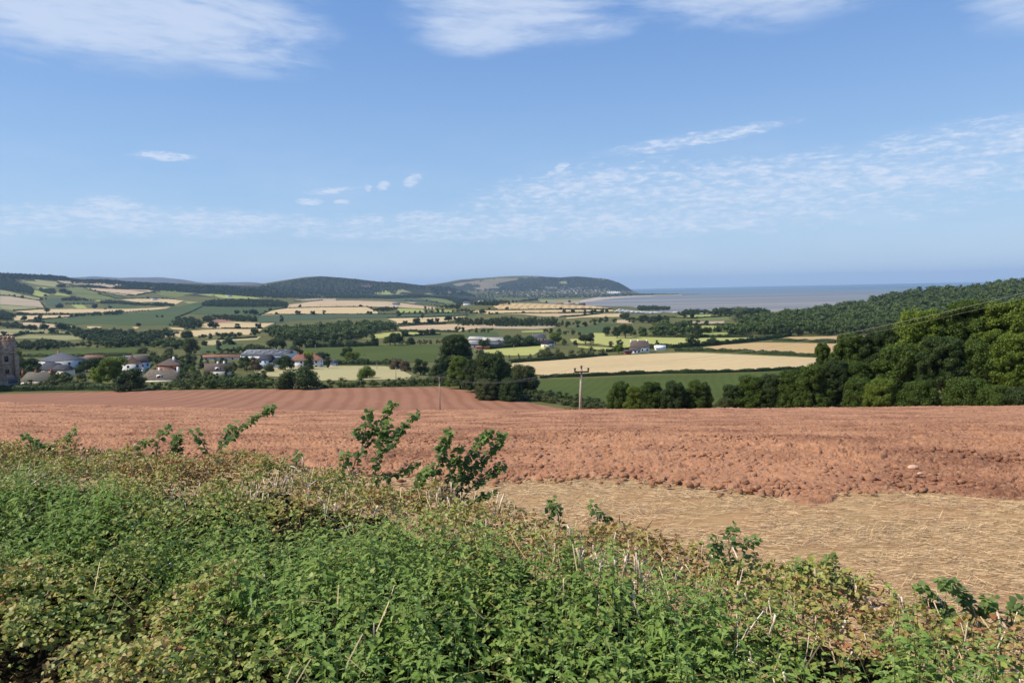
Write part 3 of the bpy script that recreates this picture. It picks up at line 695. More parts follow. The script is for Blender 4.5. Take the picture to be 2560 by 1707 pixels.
# ---------------------------------------------------------------- woods
WN = 0
def W_(*a, **k):
    global WN
    o, n = wood(*a, **k); WN += n; print('wood', n, o.name, round(time.time()-T0, 1))
FAR = dict(fleaf=46, leaf=.15, lobes=4)
W_('dark conifer plantation along the left skyline ridge', 'R1', [(-80, 160, 240), (0, 163, 240), (350, 178, 240), (520, 182, 245), (680, 200, 262), (770, 228, 275)], 15, 'conifer', sp=1.1, **FAR)
W_('wood on the slope below the skyline plantation at far left', 'R1', [(-60, 220, 350), (0, 225, 350), (150, 240, 370), (280, 285, 390), (340, 325, 402)], 13, 'dark', **FAR)
W_('long copse between the two pale fields under the left ridge', 'R1', [(600, 290, 325), (660, 285, 325), (680, 310, 328), (810, 292, 318), (920, 285, 330), (1050, 300, 335), (1150, 320, 340), (1200, 297, 345), (1500, 310, 350), (1610, 335, 352)], 12, 'dark', **FAR)
W_('broad forest covering the hillside behind the left fields', 'R1', [(750, 230, 285), (1060, 226, 290), (1300, 250, 320), (1600, 262, 352), (1700, 262, 362), (2050, 290, 385), (2250, 290, 400), (2450, 300, 413), (2650, 318, 425), (2810, 360, 428)], 14, 'conifer', sp=1.2, **FAR)
W_('oak wood at the far left edge of the valley', 'R1', [(-90, 520, 668), (0, 530, 668), (80, 560, 672), (155, 605, 668)], 14, 'dark')
W_('copse beside the blue green field on the left slope', 'R1', [(650, 425, 465), (760, 412, 462), (900, 430, 462), (975, 455, 468)], 12, 'dark', **FAR)
W_('hedgerow copse left of the small bright pastures', 'R1', [(420, 320, 370), (480, 330, 385), (560, 325, 390), (575, 350, 390)], 11, 'dark', **FAR)
W_('thin tree belt across the left slope', 'R1', [(680, 470, 500), (1000, 478, 500), (1050, 445, 492), (1200, 447, 497), (1470, 475, 512), (1560, 480, 515), (1640, 465, 520), (1720, 470, 520), (1816, 490, 520)], 11, 'dark', **FAR)
W_('row of trees along the narrow golden strip on the left', 'R1', [(160, 585, 612), (230, 565, 612), (300, 575, 612), (420, 580, 612), (560, 575, 612), (640, 570, 612), (700, 590, 610), (840, 580, 620), (900, 570, 620), (1100, 562, 610), (1230, 545, 608), (1290, 565, 590), (1540, 545, 570)], 11, 'dark', **FAR)
W_('dense valley wood behind the white village houses', 'R1', [(700, 712, 770), (820, 706, 850), (880, 740, 870), (1000, 700, 900), (1100, 700, 945), (1300, 700, 945), (1420, 745, 940), (1500, 722, 935), (1700, 720, 850), (1816, 750, 830)], 12, 'dark')
W_('front belt of oaks above the village green field', 'R1', [(850, 850, 948), (1000, 860, 948), (1200, 845, 948), (1400, 832, 930), (1550, 870, 925), (1600, 830, 950), (1700, 810, 960), (1816, 820, 965), (1900, 830, 960), (2000, 850, 945)], 11, 'wood')
W_('wood at the left end of the village green field', 'R1', [(165, 862, 978), (300, 832, 975), (450, 828, 972), (640, 842, 958), (690, 862, 952), (850, 892, 950)], 10, 'dark')
W_('dark clump at the left edge above the church tower', 'R1', [(-40, 670, 722), (0, 670, 722), (90, 672, 750), (180, 662, 750), (232, 700, 750)], 11, 'dark')
W_('plantation block on the skyline of the green valley field', 'R2', [(450, 465, 520), (520, 440, 522), (650, 430, 525), (870, 427, 525), (1050, 435, 525), (1200, 430, 527), (1310, 462, 528)], 15, 'dark', sp=.7)
W_('small copse right of the big green field', 'R2', [(590, 600, 650), (650, 590, 655), (720, 590, 668), (860, 600, 680), (980, 612, 682)], 12, 'dark')
W_('rounded wood left of the lone oak in the golden field', 'R2', [(100, 690, 725), (190, 605, 740), (300, 595, 762), (400, 640, 745), (430, 590, 690), (545, 590, 685)], 15, 'dark')
W_('copse between the two golden strips', 'R2', [(440, 790, 862), (520, 778, 862), (620, 766, 860), (700, 772, 855), (790, 752, 850), (870, 800, 840)], 13, 'dark')
W_('large dark wood in the middle of the valley', 'R2', [(1045, 755, 800), (1120, 710, 830), (1200, 680, 855), (1300, 672, 880), (1500, 640, 892), (1652, 645, 888), (1816, 620, 890), (1900, 615, 882), (2030, 612, 872), (2290, 632, 782), (2370, 662, 776), (2470, 725, 770)], 16, 'wood', sp=.62)
W_('forest edge at the foot of the rounded hill', 'R2', [(1165, 362, 435), (1300, 375, 435), (1400, 382, 436), (1620, 402, 436), (1700, 425, 440)], 13, 'dark', **FAR)
W_('forest clothing the rounded middle hill', 'R2', [(1040, 295, 360), (1250, 255, 395), (1400, 225, 400), (1600, 205, 405), (1690, 203, 405), (1816, 212, 405), (2000, 222, 400), (2200, 252, 395), (2440, 262, 360), (2540, 275, 350), (2700, 290, 345), (2760, 305, 345)], 14, 'conifer', sp=2.0, fleaf=26, leaf=.2, lobes=3)
W_('small conical wooded hill beside the far town', 'R3', [(1120, 305, 330), (1200, 305, 400), (1270, 300, 405), (1350, 315, 410), (1450, 345, 412), (1600, 400, 420)], 13, 'conifer', sp=1.5, fleaf=30, leaf=.18, lobes=3)
W_('woods round the far castle', 'R3', [(60, 400, 435), (300, 385, 438), (420, 390, 438), (560, 395, 440), (700, 400, 445), (760, 390, 440), (860, 395, 435), (960, 380, 430), (1160, 400, 432)], 13, 'dark', **FAR)
W_('wooded belt right of the blue green slopes', 'R3', [(1160, 402, 432), (1300, 402, 440), (1430, 412, 505), (1600, 422, 510), (1816, 440, 512), (1950, 445, 500), (2050, 450, 475), (2250, 420, 465)], 13, 'dark', **FAR)
W_('forest on the headland above the far town', 'R4', [(200, 290, 330), (420, 250, 350), (600, 205, 330), (760, 208, 310), (970, 196, 310), (1100, 208, 320), (1230, 212, 330), (1330, 240, 340), (1440, 295, 345), (1490, 340, 348)], 15, 'conifer', sp=3.0, fleaf=22, leaf=.2, lobes=3)
W_('trees scattered through the far town', 'R4', [(0, 355, 415), (200, 330, 410), (400, 330, 415), (700, 330, 415), (1000, 320, 410), (1250, 350, 405), (1480, 352, 392)], 12, 'dark', sp=2.6, fleaf=26, leaf=.2, lobes=3)
W_('low wooded spit behind the beach', 'R4', [(1400, 360, 388), (1725, 362, 384), (1820, 364, 382), (1960, 366, 380)], 10, 'dark', sp=1.5, **FAR)
W_('trees beside the farm behind the hilltop field', 'R3', [(940, 482, 500), (1140, 492, 510), (1280, 495, 540), (1440, 480, 545)], 12, 'dark', **FAR)
W_('copse left of the small white bungalow', 'R3', [(565, 525, 572), (640, 515, 572), (700, 512, 570), (785, 512, 560), (800, 545, 590)], 11, 'dark')
W_('trees at the right end of the bright paddock', 'R3', [(1372, 545, 582), (1450, 530, 585), (1520, 530, 582), (1620, 560, 595), (1700, 560, 598)], 13, 'dark')
W_('long straight poplar belt across the valley', 'R3', [(1420, 640, 720), (1450, 612, 720), (1600, 618, 722), (1816, 612, 722), (1860, 608, 728), (2100, 606, 728), (2300, 612, 728), (2440, 620, 728), (2560, 650, 724)], 14, 'dark', sp=.55, shape='tall', wfac=.6)
W_('tree groups below the poplar belt', 'R3', [(1420, 705, 790), (1540, 740, 790), (1580, 735, 795), (1720, 735, 795), (1816, 720, 780)], 12, 'wood')
W_('oaks along the stream right of the poplar belt', 'R4', [(780, 645, 700), (860, 625, 702), (1000, 602, 700), (1100, 592, 682), (1160, 600, 656), (1180, 580, 656), (1260, 580, 652), (1345, 595, 652)], 15, 'dark')
W_('trees below the caravan site', 'R4', [(1450, 590, 652), (1500, 580, 655), (1640, 560, 660), (1725, 560, 662), (1800, 560, 650), (1850, 600, 650)], 14, 'dark')
W_('oak wood on the far side of the mown meadow', 'R4', [(1500, 670, 792), (1600, 645, 792), (1725, 650, 795), (1800, 600, 795), (1900, 590, 795), (2010, 600, 790), (2050, 650, 790), (2130, 680, 780)], 14, 'wood')
W_('shoreline trees behind the caravan site', 'R5', [(0, 450, 512), (120, 452, 512), (200, 460, 510), (290, 462, 505)], 11, 'dark')
W_('shoreline trees right of the caravan site', 'R5', [(360, 510, 552), (440, 482, 552), (520, 482, 552), (600, 478, 545), (650, 500, 540)], 12, 'dark')
W_('dark grove at the shore beside the pale green tree', 'R5', [(655, 500, 556), (700, 460, 560), (800, 450, 562), (900, 460, 560), (1050, 470, 555), (1130, 468, 550), (1185, 490, 545)], 15, 'dark', sp=.6)
W_('wood edge under the right hill', 'R5', [(690, 660, 712), (760, 605, 712), (820, 600, 745), (1000, 590, 748), (1200, 600, 748), (1400, 590, 745), (1643, 590, 742), (1800, 580, 742), (2000, 590, 742), (2300, 590, 700)], 14, 'wood', sp=.6)
W_('wooded hill falling to the sea on the right', 'R6', [(-500, 500, 690), (-350, 490, 690), (-200, 480, 690), (-60, 427, 690), (0, 430, 690), (100, 417, 690), (250, 367, 690), (420, 355, 690), (500, 340, 690), (700, 300, 680), (900, 265, 660), (1000, 223, 640), (1130, 221, 600), (1400, 195, 580), (1560, 181, 560), (1800, 163, 540), (2091, 143, 500), (2400, 125, 480), (2900, 105, 470)], 15, 'wood', sp=.72, fleaf=170, leaf=.08, lobes=8, wfac=1.25, hv=.35)
W_('scrub along the edge of the maize field', 'R4', [(590, 900, 1010), (640, 895, 1015), (750, 880, 1022), (880, 872, 1005), (950, 875, 1000), (1100, 868, 985), (1230, 895, 972)], 9, 'olive', fleaf=700, leaf=.04, lobes=12)
W_('thin trees left of the farm meadow', 'R4', [(290, 960, 1030), (350, 935, 1032), (420, 960, 1035), (540, 920, 1030), (570, 930, 1025), (600, 960, 1020)], 8, 'grey', shape='tall', wfac=.5, fleaf=500, leaf=.04)
W_('leafy trees beside the stone farmhouse', 'R4', [(180, 800, 885), (220, 755, 885), (300, 735, 892), (420, 760, 890), (500, 755, 885), (570, 790, 882)], 11, 'dark', fleaf=400, leaf=.05, lobes=10)
W_('trees behind the stone farmhouse', 'R4', [(640, 700, 760), (720, 690, 765), (850, 710, 770), (960, 720, 790), (1000, 760, 800)], 11, 'dark', fleaf=300, leaf=.06, lobes=9)
W_('bushy belt beyond the dark crop field', 'R3', [(845, 850, 915), (900, 838, 915), (1000, 840, 915), (1130, 850, 915), (1200, 845, 912), (1310, 850, 912)], 8, 'olive', fleaf=300, leaf=.06, lobes=9)
W_('garden trees of the village behind the brick house', 'R1', [(1420, 1030, 1085), (1500, 1000, 1110), (1620, 985, 1130), (1750, 970, 1130), (1816, 1000, 1120), (1900, 990, 1120), (2000, 980, 1130)], 9, 'olive', fleaf=700, leaf=.04, lobes=12)
W_('trees between the village and the poplar', 'R2', [(500, 985, 1010), (600, 960, 1010), (700, 935, 1005), (860, 900, 1002), (960, 880, 1000), (1080, 905, 985), (1150, 935, 985)], 9, 'wood', fleaf=400, leaf=.05, lobes=10)
W_('village trees in front of the long sheds', 'R2', [(490, 1060, 1120), (600, 1045, 1170), (700, 1070, 1180), (800, 1040, 1180), (860, 1020, 1175), (1000, 1030, 1165), (1060, 1070, 1160)], 9, 'olive', fleaf=700, leaf=.04, lobes=12)
GD = dict(fleaf=700, leaf=.042, lobes=12, sp=.8)
W_('garden trees below the white mansion annex', 'R1', [(440, 1200, 1290), (560, 1185, 1300), (720, 1180, 1310), (850, 1165, 1310), (960, 1150, 1300)], 7, 'olive', **GD)
W_('trees filling the gap left of the mansion', 'R1', [(175, 1010, 1280), (260, 1040, 1290), (330, 1090, 1260), (400, 1130, 1250)], 8, 'dark', **GD)
W_('shrubs around the white gabled house', 'R1', [(1230, 1060, 1140), (1300, 1060, 1150), (1500, 1130, 1260), (1600, 1120, 1200), (1660, 1150, 1190)], 7, 'wood', **GD)
W_('dense garden trees between the cottages', 'R2', [(-20, 1010, 1080), (60, 1000, 1110), (160, 1020, 1120), (240, 1060, 1240), (330, 1080, 1260), (450, 1130, 1260), (560, 1190, 1270)], 8, 'wood', **GD)
W_('leafy belt right of the brown roofed house', 'R2', [(730, 1090, 1230), (820, 1060, 1200), (900, 1040, 1190), (1000, 1060, 1170), (1080, 1110, 1160)], 8, 'olive', **GD)
W_('thick trees behind the long red roofed shed', 'R2', [(640, 960, 1005), (800, 930, 1005), (900, 915, 1000), (1000, 900, 985), (1240, 940, 985), (1300, 960, 1000)], 9, 'wood', **GD)
W_('leafy gardens below the brick house and the brown roofed house', 'R2', [(220, 1170, 1300), (330, 1150, 1310), (430, 1180, 1310), (560, 1210, 1310), (700, 1210, 1310), (850, 1215, 1305), (960, 1240, 1290)], 6, 'olive', fleaf=700, leaf=.042, lobes=12, sp=.85)
W_('hedge like gardens between the gabled house and the cottage', 'R1', [(1380, 1190, 1330), (1450, 1180, 1330), (1500, 1290, 1340), (1640, 1290, 1345), (1816, 1280, 1345)], 5, 'wood', fleaf=700, leaf=.042, lobes=12, sp=.85)
W_('trees at the back of the village behind the brick house', 'R1', [(1560, 1090, 1160), (1640, 1070, 1150), (1700, 1060, 1120), (1850, 1040, 1120), (1950, 1060, 1150), (2060, 1080, 1180)], 8, 'wood', fleaf=700, leaf=.042, lobes=12, sp=.8)
# scrub belt at the far end of the ploughed field
SCR = dict(fleaf=900, leaf=.036, lobes=14, shape='bush', wfac=1.5)
W_('mixed scrub bank between the church and the yellow green tree', 'R1', [(170, 1270, 1370), (260, 1240, 1370), (400, 1260, 1370), (520, 1220, 1372), (700, 1200, 1375), (900, 1215, 1378), (1000, 1290, 1380)], 7, 'olive', **SCR)
W_('mixed scrub bank below the thatched cottages', 'R1', [(1460, 1270, 1380), (1600, 1290, 1378), (1760, 1280, 1375), (1850, 1230, 1372), (2000, 1230, 1370), (2130, 1190, 1368), (2250, 1160, 1365), (2400, 1180, 1362), (2540, 1190, 1360), (2640, 1160, 1360), (2750, 1210, 1360), (2850, 1215, 1358)], 7, 'wood', **SCR)
W_('dark scrub bank between the dome tree and the poles', 'R3', [(-10, 1275, 1358), (60, 1240, 1358), (120, 1250, 1356), (220, 1230, 1355), (380, 1235, 1352), (560, 1250, 1350), (640, 1255, 1348), (780, 1235, 1343), (920, 1220, 1338), (1050, 1200, 1335), (1150, 1210, 1330), (1300, 1240, 1335)], 7, 'wood', **SCR)
W_('scrub strip along the right edge of the ploughed field', 'R4', [(40, 1350, 1400), (100, 1320, 1405), (200, 1300, 1400), (350, 1300, 1405), (480, 1300, 1415), (620, 1310, 1430), (780, 1325, 1450), (900, 1340, 1470), (1050, 1370, 1490), (1200, 1400, 1500), (1300, 1410, 1500)], 4.2, 'olive', **SCR)
W_('second line of scrub above the field edge scrub', 'R4', [(60, 1280, 1340), (200, 1270, 1350), (400, 1275, 1360), (620, 1290, 1375), (800, 1310, 1400), (1000, 1340, 1430), (1200, 1370, 1450)], 4, 'hedge', **SCR)
print('woods', WN, time.time()-T0)
# ---------------------------------------------------------------- single trees
T_ = tree
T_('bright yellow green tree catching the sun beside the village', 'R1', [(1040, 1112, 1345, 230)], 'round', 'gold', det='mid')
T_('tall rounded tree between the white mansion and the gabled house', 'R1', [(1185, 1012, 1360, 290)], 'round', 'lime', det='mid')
T_('dark spreading tree standing at the ploughed field edge', 'R1', [(1340, 1150, 1390, 330)], 'bush', 'dark', det='mid')
T_('yellowish tree just right of the church tower', 'R1', [(205, 945, 1200, 130)], 'tall', 'lime', det='mid')
T_('dark green tree between the tower and the white mansion', 'R1', [(300, 1040, 1230, 260)], 'round', 'dark', det='mid')
T_('dark trees against the right side of the white mansion', 'R1', [(900, 1060, 1200, 170), (985, 1040, 1200, 190), (800, 1140, 1220, 160)], 'round', 'dark', det='mid')
T_('dark holly like bush above the scrub left of the bright tree', 'R1', [(600, 1210, 1350, 190)], 'bush', 'dark', det='mid')
T_('broad dome shaped dark tree at the far end of the ploughed field', 'R2', [(1432, 1152, 1372, 430)], 'bush', 'oak', det='mid')
T_('small round tree in the dry meadow left of the dome tree', 'R2', [(1072, 1175, 1270, 92)], 'bush', 'olive', det='mid')
T_('dark conifer in the scrub below the brown roofed house', 'R2', [(690, 1140, 1345, 120)], 'cone', 'conifer', det='mid')
T_('rounded tree in front of the industrial shed', 'R2', [(1290, 1012, 1160, 215)], 'bush', 'oak', det='mid', D=440)
T_('brownish tree left of the pale blue house', 'R2', [(985, 1030, 1180, 150)], 'bush', 'copper', det='mid', D=430)
T_('green tree hiding the left end of the industrial shed', 'R2', [(870, 1015, 1180, 130)], 'round', 'oak', det='mid', D=440)
T_('dark round bush beside the brown roofed house', 'R2', [(655, 1040, 1110, 120)], 'bush', 'dark', det='mid', D=450)
T_('low bush before the wing of the white cottage', 'R2', [(1130, 1105, 1190, 110)], 'bush', 'olive', det='mid', D=420)
T_('pair of shrubs before the white mansion wing', 'R1', [(560, 1170, 1230, 90), (690, 1190, 1250, 110)], 'bush', 'oak', det='mid', D=360)
T_('round dark tree hiding the middle of the orange roofed house', 'R2', [(1540, 1005, 1150, 135)], 'bush', 'oak', det='mid', D=445)
T_('yellow green treetop rising behind the orange roofed house', 'R2', [(1535, 985, 1110, 120)], 'round', 'gold', det='mid')
T_('pointed dark cypress right of the orange roofed house', 'R2', [(1735, 985, 1130, 88)], 'tall', 'conifer', det='mid', D=450)
T_('grey green shrub behind the pointed cypress', 'R2', [(1665, 975, 1090, 110)], 'round', 'grey', det='mid')
T_('pair of conifers behind the brick house', 'R2', [(300, 985, 1150, 120), (432, 1005, 1165, 92)], 'cone', 'conifer', det='mid')
T_('tall grey green willow above the village conifers', 'R2', [(325, 828, 1020, 190)], 'tall', 'olive', det='mid')
T_('lone slender poplar in the dark green field', 'R2', [(610, 858, 985, 82)], 'tall', 'grey', det='mid')
T_('dark round tree left of the golden copse', 'R2', [(288, 762, 870, 140)], 'round', 'dark')
T_('pair of round trees on the edge of the dry meadow strip', 'R2', [(722, 852, 915, 112), (668, 865, 912, 46)], 'bush', 'oak')
T_('small dark tree left of the slender poplar', 'R2', [(462, 878, 925, 72)], 'bush', 'dark')
T_('large round tree behind the industrial shed', 'R2', [(1200, 848, 965, 190)], 'round', 'dark', det='mid')
T_('round dark tree in front of the big valley wood', 'R2', [(1440, 830, 945, 155)], 'bush', 'dark', det='mid')
T_('broad dark tree behind the orange roofed house', 'R2', [(1395, 930, 1040, 175)], 'bush', 'oak', det='mid')
T_('lone dark oak in the golden field', 'R2', [(548, 682, 750, 115)], 'round', 'dark')
T_('lone round tree on the golden field under the plantation', 'R2', [(1440, 566, 606, 40), (1578, 564, 606, 50)], 'round', 'dark')
T_('tall dark tree on the blue green field boundary', 'R2', [(1255, 605, 682, 52)], 'tall', 'dark')
T_('bushy tree right of the copse between golden strips', 'R2', [(975, 748, 832, 95)], 'round', 'dark')
T_('trees on the ridge of the green field left of the golden hill', 'R2', [(785, 560, 610, 60), (880, 553, 608, 55), (965, 555, 612, 95)], 'round', 'dark')
T_('dark tree at the edge of the green field on the left slope', 'R1', [(480, 542, 588, 60), (253, 618, 672, 70), (1430, 683, 730, 50)], 'round', 'dark')
T_('row of hedgerow oaks in the pale stubble on the left', 'R1', [(315, 708, 768, 115), (240, 715, 765, 70), (460, 700, 772, 95), (545, 735, 775, 75), (640, 697, 778, 120)], 'round', 'dark')
T_('small round tree standing in the tall green field', 'R1', [(1622, 606, 630, 28), (1674, 606, 635, 28)], 'bush', 'dark')
T_('hedge tree on the left olive pastures', 'R1', [(150, 393, 425, 32), (230, 408, 437, 36), (467, 395, 422, 36), (430, 430, 460, 30), (474, 430, 452, 24)], 'round', 'dark')
T_('tree by the green lens shaped field', 'R1', [(612, 492, 548, 75), (645, 335, 385, 75), (712, 360, 400, 60), (755, 412, 445, 40), (635, 285, 322, 70)], 'round', 'dark')
T_('isolated tree on the lower left slope', 'R1', [(1137, 498, 548, 42), (975, 500, 545, 80), (1090, 535, 552, 30)], 'round', 'dark')
T_('round tree at the hedge left of the front oak belt', 'R1', [(1480, 945, 1005, 140), (1745, 948, 1010, 100)], 'bush', 'olive', det='mid')
T_('lone tree at the tip of the golden hill field', 'R3', [(495, 564, 601, 40)], 'round', 'dark')
T_('spreading oak on the edge of the blue green field', 'R3', [(815, 576, 634, 60), (1060, 590, 656, 46)], 'round', 'dark')
T_('row of parkland oaks across the golden field', 'R3', [(880, 665, 705, 56), (1000, 638, 706, 88), (1140, 643, 700, 75), (1205, 634, 696, 62), (1325, 618, 684, 85), (1412, 620, 697, 82)], 'round', 'dark')
T_('line of small rounded trees beside the bright paddock', 'R3', [(862, 564, 590, 27), (922, 569, 590, 23), (980, 564, 591, 27), (1040, 562, 593, 42), (1095, 552, 586, 31), (1133, 560, 583, 17), (1157, 558, 585, 32), (1215, 540, 586, 42), (1268, 542, 581, 37)], 'bush', 'dark')
T_('small trees above the bright paddock', 'R3', [(1087, 516, 548, 29), (1122, 527, 551, 18), (1157, 525, 551, 21), (1745, 572, 602, 24)], 'bush', 'dark')
T_('tall pale tree of the pair in the dark crop field', 'R3', [(290, 938, 1085, 140)], 'round', 'oak', det='mid')
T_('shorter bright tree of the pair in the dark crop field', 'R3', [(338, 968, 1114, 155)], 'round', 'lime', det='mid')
T_('round bush in the bright strip beyond the crop field', 'R3', [(546, 800, 852, 66)], 'bush', 'dark', det='mid')
T_('tree overlapping the hedge above the crop field', 'R3', [(570, 832, 932, 80)], 'round', 'oak', det='mid')
T_('large tree with a yellow front beyond the crop field', 'R3', [(775, 782, 925, 160)], 'round', 'oak', det='mid')
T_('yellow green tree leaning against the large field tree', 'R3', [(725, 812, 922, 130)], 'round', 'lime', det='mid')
T_('dark round tree beside the large field tree', 'R3', [(940, 835, 915, 100)], 'bush', 'dark', det='mid')
T_('round bushy tree at the corner of the dry meadow', 'R3', [(485, 1138, 1262, 185)], 'bush', 'lime', det='mid')
T_('tall dark tree behind the central grove', 'R3', [(1400, 818, 1180, 420)], 'bush', 'dark', det='near', D=340)
T_('lighter green tree in front of the tall dark tree', 'R3', [(1445, 1032, 1260, 300)], 'bush', 'lime', det='near', D=300)
T_('grey green tree behind the central grove', 'R3', [(1655, 958, 1080, 115)], 'round', 'grey', det='mid')
T_('big sunlit oak in the centre of the grove', 'R4', [(130, 946, 1360, 440)], 'bush', 'oak', det='near', D=262)
T_('dark tree filling the gap between the lighter tree and the big oak', 'R3', [(1600, 1060, 1290, 300)], 'bush', 'dark', det='near', D=285)
T_('bushy tree at the left foot of the tall dark tree', 'R3', [(1230, 1040, 1260, 240)], 'bush', 'oak', det='mid', D=330)
T_('low olive bush under the big oak', 'R4', [(60, 1200, 1400, 260)], 'bush', 'olive', det='near', D=255)
T_('low green bush right of the big oak', 'R4', [(300, 1190, 1400, 260)], 'bush', 'oak', det='near', D=252)
T_('olive tree in the thicket left of the big oak', 'R3', [(1230, 1090, 1260, 230)], 'bush', 'olive', det='mid')
T_('thicket tree in front of the tall dark tree', 'R3', [(1040, 1045, 1230, 200), (1330, 1180, 1320, 190), (1520, 1180, 1340, 220)], 'bush', 'oak', det='mid')
T_('half dead brownish tree at the end of the crop field', 'R3', [(800, 1060, 1170, 160), (880, 1070, 1190, 130)], 'bush', 'copper', det='mid')
T_('conical bush right of the big sunlit oak', 'R4', [(420, 1082, 1345, 350)], 'bush', 'olive', det='near')
T_('dark conifer between the big oak and the conical bush', 'R4', [(165, 1190, 1350, 150)], 'cone', 'conifer', det='mid')
T_('yellow topped round tree beside the stone farmhouse', 'R4', [(742, 732, 870, 125)], 'round', 'lime', det='mid')
T_('small yellow green tree by the white gabled cottage', 'R4', [(825, 798, 872, 62)], 'bush', 'lime', det='mid')
T_('dark tree group left of the mown meadow', 'R4', [(1035, 765, 872, 150), (1085, 738, 868, 80)], 'round', 'dark', det='mid')
T_('small dark bush at the edge of the mown meadow', 'R4', [(930, 822, 876, 52)], 'bush', 'dark')
T_('reddish round tree standing in the mown meadow', 'R4', [(1285, 830, 892, 58)], 'bush', 'copper')
T_('dark round tree beside the reddish meadow tree', 'R4', [(1370, 814, 885, 76)], 'bush', 'dark')
T_('bright green tree in front of the meadow trees', 'R4', [(1360, 858, 955, 115)], 'round', 'lime', det='mid')
T_('small tree behind the white farmhouse chimneys', 'R4', [(1540, 850, 900, 42)], 'bush', 'dark')
T_('upright dark tree right of the white farmhouse', 'R4', [(1647, 840, 915, 50)], 'tall', 'dark')
T_('clipped oval tree alone in the mown meadow', 'R5', [(162, 782, 828, 43)], 'bush', 'dark')
T_('spreading tree under the striped hilltop field', 'R4', [(910, 522, 556, 42), (1126, 522, 554, 36), (1243, 525, 555, 42), (162, 508, 530, 22)], 'round', 'dark')
T_('tree at the left end of the golden strip', 'R4', [(20, 520, 570, 70), (90, 545, 570, 24), (165, 545, 572, 30)], 'round', 'dark')
T_('large parkland oak spreading over the mown meadow', 'R4', [(1425, 665, 808, 170)], 'round', 'dark', det='mid')
T_('parkland oak left of the largest one', 'R4', [(1345, 680, 806, 110), (1245, 690, 788, 90)], 'round', 'dark', det='mid')
T_('dark tree left of the caravans on the pale field', 'R4', [(1412, 558, 625, 95)], 'round', 'dark')
T_('lone tree on the shore flats', 'R4', [(650, 438, 460, 25), (880, 435, 456, 32)], 'bush', 'dark')
T_('pale grey green giant tree beside the dark grove', 'R5', [(935, 472, 610, 190)], 'bush', 'grey', det='mid')
T_('dark trees in the small pastures left of the pale giant', 'R5', [(545, 630, 765, 125), (625, 660, 722, 90), (465, 595, 650, 60), (728, 655, 712, 90)], 'round', 'dark')
T_('small bush in the bleached strip', 'R5', [(618, 622, 642, 32)], 'bush', 'dark')
# trees just beyond the crest of the ploughed field, right
NT_ = [('feathery open tree at the left of the roadside wood', (460, 700, 1230, 330), 'round', 112), ('narrow leafy tree at the left end of the roadside wood', (205, 820, 1300, 200), 'tall', 118),
       ('dark tree behind the feathery tree', (760, 650, 1330, 400), 'round', 110), ('sunlit tall tree in the middle of the roadside wood', (1130, 480, 1390, 480), 'round', 104),
       ('high tree with a pointed top in the roadside wood', (1560, 385, 1400, 480), 'round', 100), ('bright tall tree towards the right of the wood', (1890, 395, 1420, 470), 'round', 96),
       ('tallest tree at the right edge of the wood', (2230, 350, 1450, 520), 'round', 92), ('tree beyond the right edge of the wood', (2650, 330, 1450, 520), 'round', 90), ('shaded tree in the second row of the wood', (1340, 740, 1450, 430), 'round', 94),
       ('broad lower tree in front of the sunlit one', (950, 820, 1450, 430), 'round', 100), ('yellowish tree at the foot of the tallest trees', (2030, 700, 1500, 420), 'round', 88), ('shaded lower tree at the right edge', (2400, 800, 1500, 460), 'round', 86)]
NT_ += [('tree filling the gap behind the left of the roadside wood', (620, 760, 1400, 380), 'round', 120), ('shaded tree between the feathery and the sunlit one', (900, 600, 1400, 400), 'round', 116), ('rear tree between the two highest crowns', (1370, 470, 1400, 420), 'round', 112),
  ('lower shaded tree at the left foot of the wood', (520, 980, 1450, 360), 'round', 104), ('dark lower tree below the pointed one', (1650, 800, 1450, 420), 'round', 92), ('rear tree left of the tallest', (2060, 420, 1400, 420), 'round', 104), ('small tree in the second row on the left', (300, 900, 1400, 260), 'round', 122)]
for i, (lb, (cx, yt, yb, wd), shp, D) in enumerate(NT_):
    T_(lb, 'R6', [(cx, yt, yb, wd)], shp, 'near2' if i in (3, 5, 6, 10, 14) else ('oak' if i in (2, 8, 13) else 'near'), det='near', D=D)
for i, (lb, c, yt, wd, mt, D) in enumerate([('leafy bush at the left corner of the roadside wood', 120, 1010, 330, 'near', 98), ('dark bush second from the left corner of the wood', 330, 960, 330, 'dark', 104), ('low green bush in the wood edge', 560, 1130, 320, 'near', 90),
        ('yellowish green bush at the middle of the wood edge', 760, 1140, 300, 'lime', 86), ('rounded bush under the tall middle tree', 1110, 1170, 340, 'near', 84), ('dark leafy bush right of the middle of the wood edge', 1560, 1150, 420, 'near', 82), ('low spreading bush at the wood edge on the right', 1820, 1210, 330, 'near', 80),
        ('bush at the right edge of the frame', 2080, 1230, 360, 'dark', 78), ('outermost bush of the wood edge', 2420, 1200, 420, 'near', 78), ('bush rising at the left of the wood edge', -60, 1060, 340, 'near', 102), ('second bush from the left end of the wood edge', -270, 1105, 340, 'dark', 104), ('leafy bush near the left end of the wood edge', -450, 1115, 330, 'near', 105), ('leftmost sloping bush of the wood edge', -610, 1200, 260, 'oak', 106), ('very low bush at the left tip of the wood edge', -700, 1320, 180, 'olive', 104)]):
    T_(lb, 'R6', [(c, yt, 1480, wd)], 'bush', mt, det='near', D=D, name='bush')
